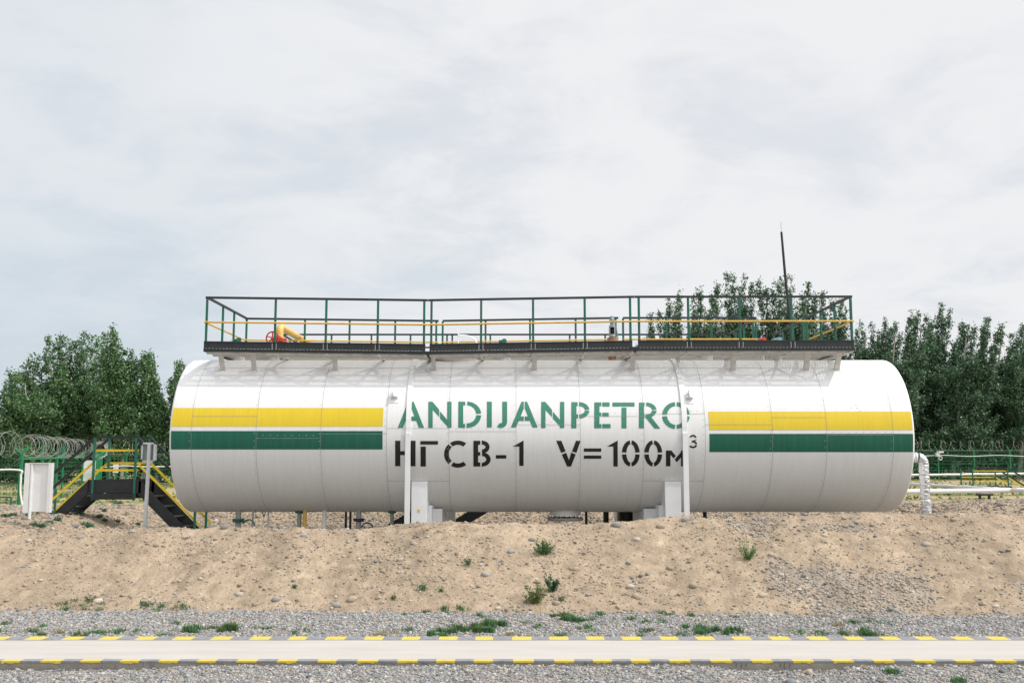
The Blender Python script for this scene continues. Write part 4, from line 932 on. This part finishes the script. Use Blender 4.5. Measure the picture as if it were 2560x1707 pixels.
def tree(label, base, tips, body_r, seed, leaves=9000, plume=.34, low=.12, lean=(0, 0), size=.075, tr=.16, pal=LEAFPAL, group='poplars beyond the fence', nlimb=26, bright=1.0, bare=0.0, roundness=0.0, slant=0.0, skirt=0):
    """tips: world points of the upright plumes; extra limbs fill the crown"""
    r = np.random.default_rng(seed); base = Vector(base); top = max(tips, key=lambda p: p.z)
    t = thing('poplar_tree', base, label, 'tree', group); Ht = top.z-base.z
    m = MB(); axis_pt = lambda k: base.lerp(Vector((top.x*.6+base.x*.4, top.y, top.z)), k)+Vector((lean[0]*math.sin(k*3), 0, 0))
    m.tube([axis_pt(k/8) for k in range(8)], [tr*(1-.11*k) for k in range(8)], 8)
    limbs = []
    for tp in tips:
        k0 = r.uniform(.12, .35); st = axis_pt(k0); tp = Vector(tp)
        mid = st.lerp(tp, .45)+Vector(((tp.x-st.x)*.25, (tp.y-st.y)*.2, -.05*Ht)); limbs.append((st, mid, tp, 1.0))
    for i in range(nlimb):
        k0 = r.uniform(.08, .68); st = axis_pt(k0); az = r.uniform(0, 2*math.pi); rad = body_r*r.uniform(.35, 1.0)
        hh = base.z + Ht*min(.9, k0+r.uniform(.10, .42))*(1-.25*rad/body_r)
        tp = Vector((st.x+rad*math.cos(az)+slant*(hh-st.z), st.y+rad*.8*math.sin(az), hh)); mid = st.lerp(tp, .5)+Vector((rad*.25*math.cos(az), 0, -.04*Ht)); limbs.append((st, mid, tp, .8))
    allP = []; tot = sum((l[0]-l[2]).length*l[3] for l in limbs)
    for st, mid, tp, wgt in limbs:
        c = lambda u: st*(1-u)**2+mid*2*u*(1-u)+tp*u*u
        if wgt == 1.0 or r.random() < .45: m.tube([c(u) for u in (0, .2, .4, .6, .8)], [tr*.38, tr*.3, tr*.22, tr*.15, tr*.08], 5)
        n = int(leaves*(st-tp).length*wgt/tot); nt = max(6, n//14)
        u = r.beta(1.5, 1.25, nt)*(1-low)+low; u = np.clip(u, 0, 1.0)
        st_, mid_, tp_ = map(np.array, (st, mid, tp))
        C = st_*(1-u[:, None])**2+mid_*2*u[:, None]*(1-u[:, None])+tp_*u[:, None]**2
        w_ = plume*(1.15-.85*u**1.6)*(1+roundness)
        tw = r.normal(size=(nt, 3))*w_[:, None]*np.array([.62, .62, .5])          # twig ends
        C = C+tw
        nl = max(1, n//nt); Pp = np.repeat(C, nl, 0)+r.normal(size=(nt*nl, 3))*np.array([.10, .10, .13])*(.6+plume)
        allP.append(Pp)
    m.build('trunk', ['bark'], t)
    if skirt:
        C = np.stack([base.x+r.normal(0, body_r*.75, skirt), base.y+r.normal(0, .5, skirt), base.z+r.uniform(0, 3.2, skirt)], 1)
        allP.append(np.repeat(C, 45, 0)+r.normal(size=(skirt*45, 3))*.22)
    P = np.concatenate(allP); P = P[P[:, 2] > base.z+.15+bare]
    leaf_mesh('crown', P, size, t, pal, r=r, bright=bright)
    return t
def tips_px(l, Y, r): return [at(px, py, Y+r.uniform(-1.2, 1.2)) for px, py in l]
tr_ = random.Random(3)
Yt = 66
RT = [ # base px, tips, radius, label bit
 (1665, [(1624,779),(1647,774),(1671,743),(1700,725),(1690,760)], 1.3, 'poplar leaning left of the others behind the platform rail'),
 (1755, [(1748,720),(1735,735),(1770,770),(1795,707),(1782,740)], 1.2, 'poplar with two blunt plumes behind the right platform'),
 (1845, [(1816,675),(1832,677),(1861,687),(1880,707),(1850,720)], 1.2, 'tallest poplar, its tip highest above the right platform'),
 (1925, [(1896,694),(1933,695),(1949,695),(1915,720),(1976,690),(1962,705)], 1.3, 'poplar directly behind the foot of the leaning rod'),
 (2015, [(2020,711),(2005,735),(2035,735),(1992,760)], 1.1, 'poplar with a rounded top right of the leaning rod'),
 (2075, [(2055,730),(2080,745),(2101,750),(2115,770)], 1.2, 'poplar behind the right end of the railed platform'),
 (2165, [(2154,804),(2140,820),(2182,809),(2195,830)], 1.4, 'lower poplar just right of the railed platform'),
 (2215, [(2213,794),(2236,807),(2225,815),(2250,840)], 1.4, 'poplar right above the rounded right end of the tank'),
 (2300, [(2279,776),(2295,781),(2318,790),(2330,800),(2285,800)], 1.3, 'poplar with twin plumes right of the tank'),
 (2365, [(2352,761),(2375,776),(2362,800),(2390,850)], 1.3, 'poplar with the tallest plume right of the tank'),
 (2425, [(2409,804),(2420,815),(2437,820),(2400,840)], 1.4, 'thin topped poplar between two taller ones at right'),
 (2475, [(2468,794),(2460,820),(2490,835),(2505,809)], 1.4, 'poplar with plumes leaning right near the right edge'),
 (2545, [(2527,835),(2557,804),(2580,780),(2540,850)], 1.5, 'poplar cut by the right edge of the picture'),
 (2640, [(2620,800),(2650,780),(2670,820)], 1.6, 'poplar mostly outside the right edge'),
]
for i, (bx, tips, rad, lab) in enumerate(RT):
    Y = Yt+tr_.uniform(-1.5, 3); off = 95 if i > 6 else (-5 if i > 1 else 15)
    tp = [at(a, b, Y+tr_.uniform(-.9, .9)) for a, b in tips]
    b0 = at(bx-off, 1190, Y); tree(lab, (b0.x, Y, .6), tp, rad*(1.6 if i > 6 else 1.5), 100+i, 38000 if i > 6 else 52000, .36, size=.070, slant=(.42 if i > 6 else (-.2 if i == 0 else .12)), nlimb=60 if i > 6 else 95, bright=1.75, skirt=50 if i > 7 else 0)
# a lower second row fills the base of the right group
for i, px in enumerate((2290, 2375, 2450, 2530, 2610, 2200)):
    Y = 70+tr_.uniform(-1, 2); b0 = at(px, 1190, Y); tp = [at(px+tr_.uniform(-40, 60), tr_.uniform(885, 930), Y) for _ in range(5)]
    tree('bushy lower poplar in the right row, %s' % ('behind the silver downpipe', 'between the second and third fence posts', 'above the third fence post', 'near the right edge', 'past the right edge', 'hidden by the tank end')[i], (b0.x, Y, .6), tp, 2.4, 200+i, 13000, .42, size=.085, nlimb=50, bright=1.6, slant=.35, skirt=70, group='poplars beyond the fence')
GPAL = np.array([[.045,.100,.040],[.062,.130,.050],[.032,.072,.034],[.085,.160,.062],[.18,.235,.12],[.055,.115,.045]])
LT = [
 (85, [(5,965),(27,926),(45,925),(12,950)], 1.6, 'leaning poplar at the far left edge', 0),
 (110, [(73,893),(95,890),(60,915)], 1.6, 'poplar whose pale trunk stands left of the bent one', 0),
 (140, [(124,844),(145,842),(159,839),(178,848),(115,870)], 2.0, 'broad leafy poplar with a bent pale trunk', 0),
 (215, [(200,835),(212,831),(230,838),(242,850),(190,860)], 2.0, 'full round poplar in the middle of the left group', 0),
 (272, [(262,820),(281,813),(287,822),(258,850),(290,850)], 1.25, 'tallest slim poplar of the left group', 1.5),
 (305, [(300,880),(310,875),(330,880),(345,900)], 1.3, 'airy poplar right of the tallest left one', 2.5),
 (360, [(358,885),(369,880),(378,884),(383,905)], 1.1, 'slender poplar with a ragged tip at left', 1.0),
 (395, [(385,975),(400,990),(375,965),(412,1020)], 1.5, 'low light green poplar touching the tank', 0),
 (470, [(443,913),(450,905),(428,950),(436,968),(460,930)], 1.5, 'poplar showing only its left branches beside the tank top', 0),
]
for i, (bx, tips, rad, lab, bare) in enumerate(LT):
    Y = 64+tr_.uniform(-1, 3); tp = [at(a, b, Y+tr_.uniform(-1, 1)) for a, b in tips]; b0 = at(bx, 1190, Y)
    tree(lab, (b0.x, Y, .4), tp, rad*(1.45 if i < 6 else .85), 300+i, 21000, .40, size=.078, pal=GPAL, tr=.15, bare=bare, nlimb=46, roundness=.1, bright=1.75, slant=(-.35 if i < 2 else 0), group='poplars beyond the fence')
for i, (px, py) in enumerate(((60, 1040), (160, 1000), (250, 1010), (345, 1015), (430, 1060))):
    Y = 69; b0 = at(px, 1190, Y); tp = [at(px+tr_.uniform(-45, 45), py+tr_.uniform(-15, 25), Y) for _ in range(5)]
    tree('bushy undergrowth tree low behind the left group, %s' % ('leftmost', 'behind the gate', 'behind the stair', 'behind the silver post', 'beside the tank')[i], (b0.x, Y, .3), tp, 2.2, 400+i, 9000, .45, size=.09, pal=GPAL, nlimb=40, bare=-.2, skirt=60)
for i, (px, nm) in enumerate(((-70, 'first past the left edge'), (-170, 'second past the left edge'), (-280, 'third past the left edge'), (-400, 'fourth past the left edge'), (560, 'hidden behind the left stripes'), (700, 'hidden behind the left tank half'), (850, 'hidden left of the lettering'), (1000, 'hidden behind the first letter'), (1180, 'hidden behind the lettering'), (1350, 'hidden behind the manhole'), (1520, 'hidden behind the right support'))):
    Y = 68+tr_.uniform(-2, 2); b0 = at(px, 1190, Y); tp = [at(px+tr_.uniform(-45, 45), tr_.uniform(925, 975) if px > 0 else tr_.uniform(880, 960), Y) for _ in range(4)]
    tree('green poplar of the row behind the yard, %s' % nm, (b0.x, Y, .3), tp, 2.4, 600+i, 8000, .42, size=.09, pal=GPAL, nlimb=36, bright=1.6, skirt=30)
HAZEPAL = np.array([[.09,.14,.115],[.11,.165,.135],[.075,.12,.105]])  # distance haze painted into the leaf colours, paler and bluer
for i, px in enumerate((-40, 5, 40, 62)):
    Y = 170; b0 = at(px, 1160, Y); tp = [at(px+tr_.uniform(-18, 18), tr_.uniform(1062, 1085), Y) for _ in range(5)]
    tree('distant bluish poplar row at the far left, %s' % ('outside the edge', 'first from the edge', 'second from the edge', 'touching the near trees')[i], (b0.x, Y, .3), tp, 3.0, 500+i, 4000, .8, size=.25, pal=HAZEPAL, nlimb=20)

# grass blades
def blades(name, spots, label, single=False):
    Vs, Cs = [], []
    for (px, py, wpx, dens, hh) in spots:
        c = hit(px, py, 8.8, 20) if py > 1400 else hit(px, py, 12, 20); ww = wpx*c.y/F/2; n = int(dens)
        nc = max(2, int(wpx/9)); cx_ = rg.normal(0, ww*.5, nc); cy_ = rg.normal(0, ww*.28+.04, nc); ci = rg.integers(0, nc, n)
        X = c.x+cx_[ci]+rg.normal(0, .028, n); Y = c.y+cy_[ci]+rg.normal(0, .025, n); Y = np.maximum(Y, PF+.01) if c.y > PF else Y; Z = hgt(X, Y)
        a = rg.uniform(0, 2*np.pi, n); hgt_ = hh*rg.uniform(.4, 1.2, n)*rg.uniform(.5, 1.15, nc)[ci]; ln = hgt_*rg.uniform(.2, .9, n); wd = .0035
        dx, dy = np.cos(a), np.sin(a)
        B0 = np.stack([X-dy*wd, Y+dx*wd, Z-.01], 1); B1 = np.stack([X+dy*wd, Y-dx*wd, Z-.01], 1)
        Mx, My, Mz = X+dx*ln*.35, Y+dy*ln*.35, Z+hgt_*.7
        M1 = np.stack([Mx+dy*wd*.8, My-dx*wd*.8, Mz], 1); M0 = np.stack([Mx-dy*wd*.8, My+dx*wd*.8, Mz], 1)
        T0 = np.stack([X+dx*ln, Y+dy*ln, Z+hgt_], 1)
        Vs.append(np.stack([B0, B1, M1, M0, M0, M1, T0, T0], 1).reshape(-1, 3))
        base = np.array([[.095, .205, .08]]) if rg.random() < .72 else np.array([[.34, .29, .15]]) if rg.random() < .3 else np.array([[.10, .17, .06]])
        Cs.append(np.repeat(base*rg.uniform(.7, 1.4, (n, 1)), 8, 0))
    V = np.concatenate(Vs); C = np.concatenate(Cs); n = len(V)//8; i = np.arange(n)*8
    Fc = np.concatenate([np.stack([i, i+1, i+2, i+3], 1), np.stack([i+4, i+5, i+6, i+7], 1)])
    if single:
        o0 = V.mean(0); o0[2] = V[:, 2].min(); V = V-o0; o = npmesh(name, V, Fc, ['grass'], colors=C); o.location = o0; return tag(o, label, 'grass tuft')
    return tag(npmesh(name, V, Fc, ['grass'], colors=C), label, 'grass', kind='stuff')
gs = []
for l, dens, hh in (([(4,1564,26),(2,1582,24),(70,1580,36),(106,1589,34),(113,1566,26),(153,1582,28),(205,1588,80),(248,1584,60),(303,1582,90),(164,1522,34),(183,1508,40),(219,1514,40),(252,1516,24),(356,1512,34),(378,1516,20),(406,1518,40),(442,1523,30),(465,1514,34),(439,1560,34),(530,1573,36),(661,1573,44),(742,1582,54),(415,1588,40),(966,1588,50),(1035,1577,26),(1013,1539,20),(1065,1532,20),(1110,1530,50),(1150,1526,40),(1195,1541,34),(1138,1568,34),(1320,1557,24),(1452,1555,40),(1503,1538,44),(1478,1551,34),(1350,1569,34),(1459,1580,30),(1467,1567,26),(1573,1549,24),(1609,1556,26),(1653,1557,22),(1675,1538,40),(1606,1579,50),(1594,1590,30),(1722,1540,36),(1762,1556,30),(1839,1543,30),(1985,1583,34),(2036,1586,44),(2095,1563,50),(2131,1558,34),(2175,1557,30),(2215,1561,16),(2120,1588,44),(2190,1589,44),(2045,1539,20),(1708,1587,34),(1270,1590,30),(1400,1590,30)], 110, .055),
                     ([(471,1577,54),(577,1573,60),(1108,1586,70),(1189,1573,90),(1233,1564,70),(1405,1546,66),(1440,1552,60),(1755,1580,80),(1817,1580,70),(2150,1586,40),(1210,1582,60)], 400, .085)):
    gs += [(a, b, c, dens*(c/40), hh) for a, b, c in l]
blades('grass', gs, 'short green grass patches growing in the gravel strip along the path')
blades('grass_tuft', [(2223, 1681, 34, 420, .06)], 'green grass tuft in the foreground gravel below the path at right', True)
blades('grass_tuft', [(2387, 1703, 26, 250, .05)], 'grass tuft at the very bottom edge at right', True)
# yard grass at distance
n = 16000; X = rg.uniform(-34, 36, n); Y = rg.uniform(35, 64, n); kk = (fbm(X*.35, Y*.8, 91, 4) > -.03) & ((X < -8) | (X > 13)); X, Y = X[kk], Y[kk]
P = np.stack([X, Y, hgt(X, Y)+rg.uniform(0, .10, len(X))], 1)
o = leaf_mesh('yard_grass', P, .07, None, np.array([[.09,.17,.05],[.14,.20,.07],[.25,.22,.09]]), 'grass'); tag(o, 'rough grass in the yard behind the tank', 'grass', kind='stuff')
# weeds
def weed(label, px, py, wpx, hpx, seed, pal, stems=14, leafs=26, size=.011, cat='weed', group=None, y0=12, y1=17, up=1.0):
    r = np.random.default_rng(seed); c = hit(px, py, y0, y1); s = c.y/F; ww = wpx*s/2; hh = hpx*s
    t = thing('weed', (c.x, c.y, c.z), label, cat, group); m = MB(); P = []
    for k in range(stems):
        a = r.uniform(0, 2*math.pi); rad = ww*math.sqrt(r.random()); h = hh*r.uniform(.45, 1.0)*(1-.45*rad/ww)
        tp = Vector((c.x+rad*math.cos(a), c.y+rad*math.sin(a)*.7-.02, c.z+h*up)); md = (c+tp)/2+Vector((rad*.2*math.cos(a), 0, h*.12)); pts = [c+Vector((0, 0, -.02)), md, tp]
        m.tube(pts, [.003, .0025, .0015], 4)
        for u in r.random(leafs):
            u = .15+.85*u; q_ = Vector(c)*(1-u)**2+md*2*u*(1-u)+tp*u*u; P.append(q_+Vector(r.normal(0, .014, 3)))
    m.build('stem', ['grass_stem'], t); P = np.array(P); leaf_mesh('leaf', P, size, t, pal, 'grass', r=r)
    t.children[-1].name = 'foliage'
    return t
M['grass_stem'] = mat('weed_stem', (.16, .22, .07), .7, 0, .1)
WP = np.array([[.05,.15,.05],[.07,.19,.06],[.10,.20,.07]]); WB = np.array([[.05,.13,.075],[.07,.16,.09]]); WY = np.array([[.13,.20,.06],[.09,.17,.06],[.2,.19,.06]])
weed('bushy green weed high on the embankment left of centre, alone', 1361, 1386, 52, 52, 1, WP, 26, 40)
weed('upright weed with round blue green leaves on the lower embankment', 1378, 1480, 48, 64, 2, WB, 9, 34, .017)
weed('spreading yellow green weed below the upright leafy weed', 1338, 1508, 66, 66, 3, WY, 30, 40, .010)
weed('feathery pale green weed on the embankment at right', 1868, 1400, 60, 62, 4, WP*1.3, 26, 34, .008)
weed('tiny weed left of the bushy one on the embankment', 1172, 1412, 24, 24, 5, WP, 8, 20)
weed('small weed near the foot of the embankment left of centre', 1056, 1474, 26, 24, 6, WP, 8, 20)
weed('tiniest low weed right of the small weed near the slope foot', 1105, 1478, 14, 14, 7, WP, 6, 16)
weed('little weed at the foot of the slope below the left stripes', 738, 1470, 18, 14, 8, WP, 6, 16)
weed('small weed at the slope foot left of the yellow green one', 983, 1497, 20, 14, 9, WY, 6, 16)
weed('sprig of weed on the slope foot right of the spreading weed', 1405, 1500, 26, 14, 10, WY, 6, 16)
for i, (u, v, wd) in enumerate(((60, 1120, 60), (150, 1110, 60), (330, 1110, 60), (400, 1230, 90), (480, 1240, 70), (560, 1200, 70), (650, 1160, 60), (720, 1050, 80), (840, 1060, 70), (900, 1100, 70), (960, 1220, 80), (1010, 1240, 70), (1120, 1130, 60), (1180, 1170, 50), (1330, 1180, 50), (1350, 980, 70), (1310, 970, 60), (1560, 1210, 40), (1180, 1060, 40), (590, 1090, 60))):
    weed('low grey green weed on the sandy mound at left below the crossover stair', u*.2211, 1040+v*.2211+4, wd*.36, wd*.17, 40+i, WB*1.5, 22, 26, .012, 'weed', 'weeds on the left mound', 15.8, 34)
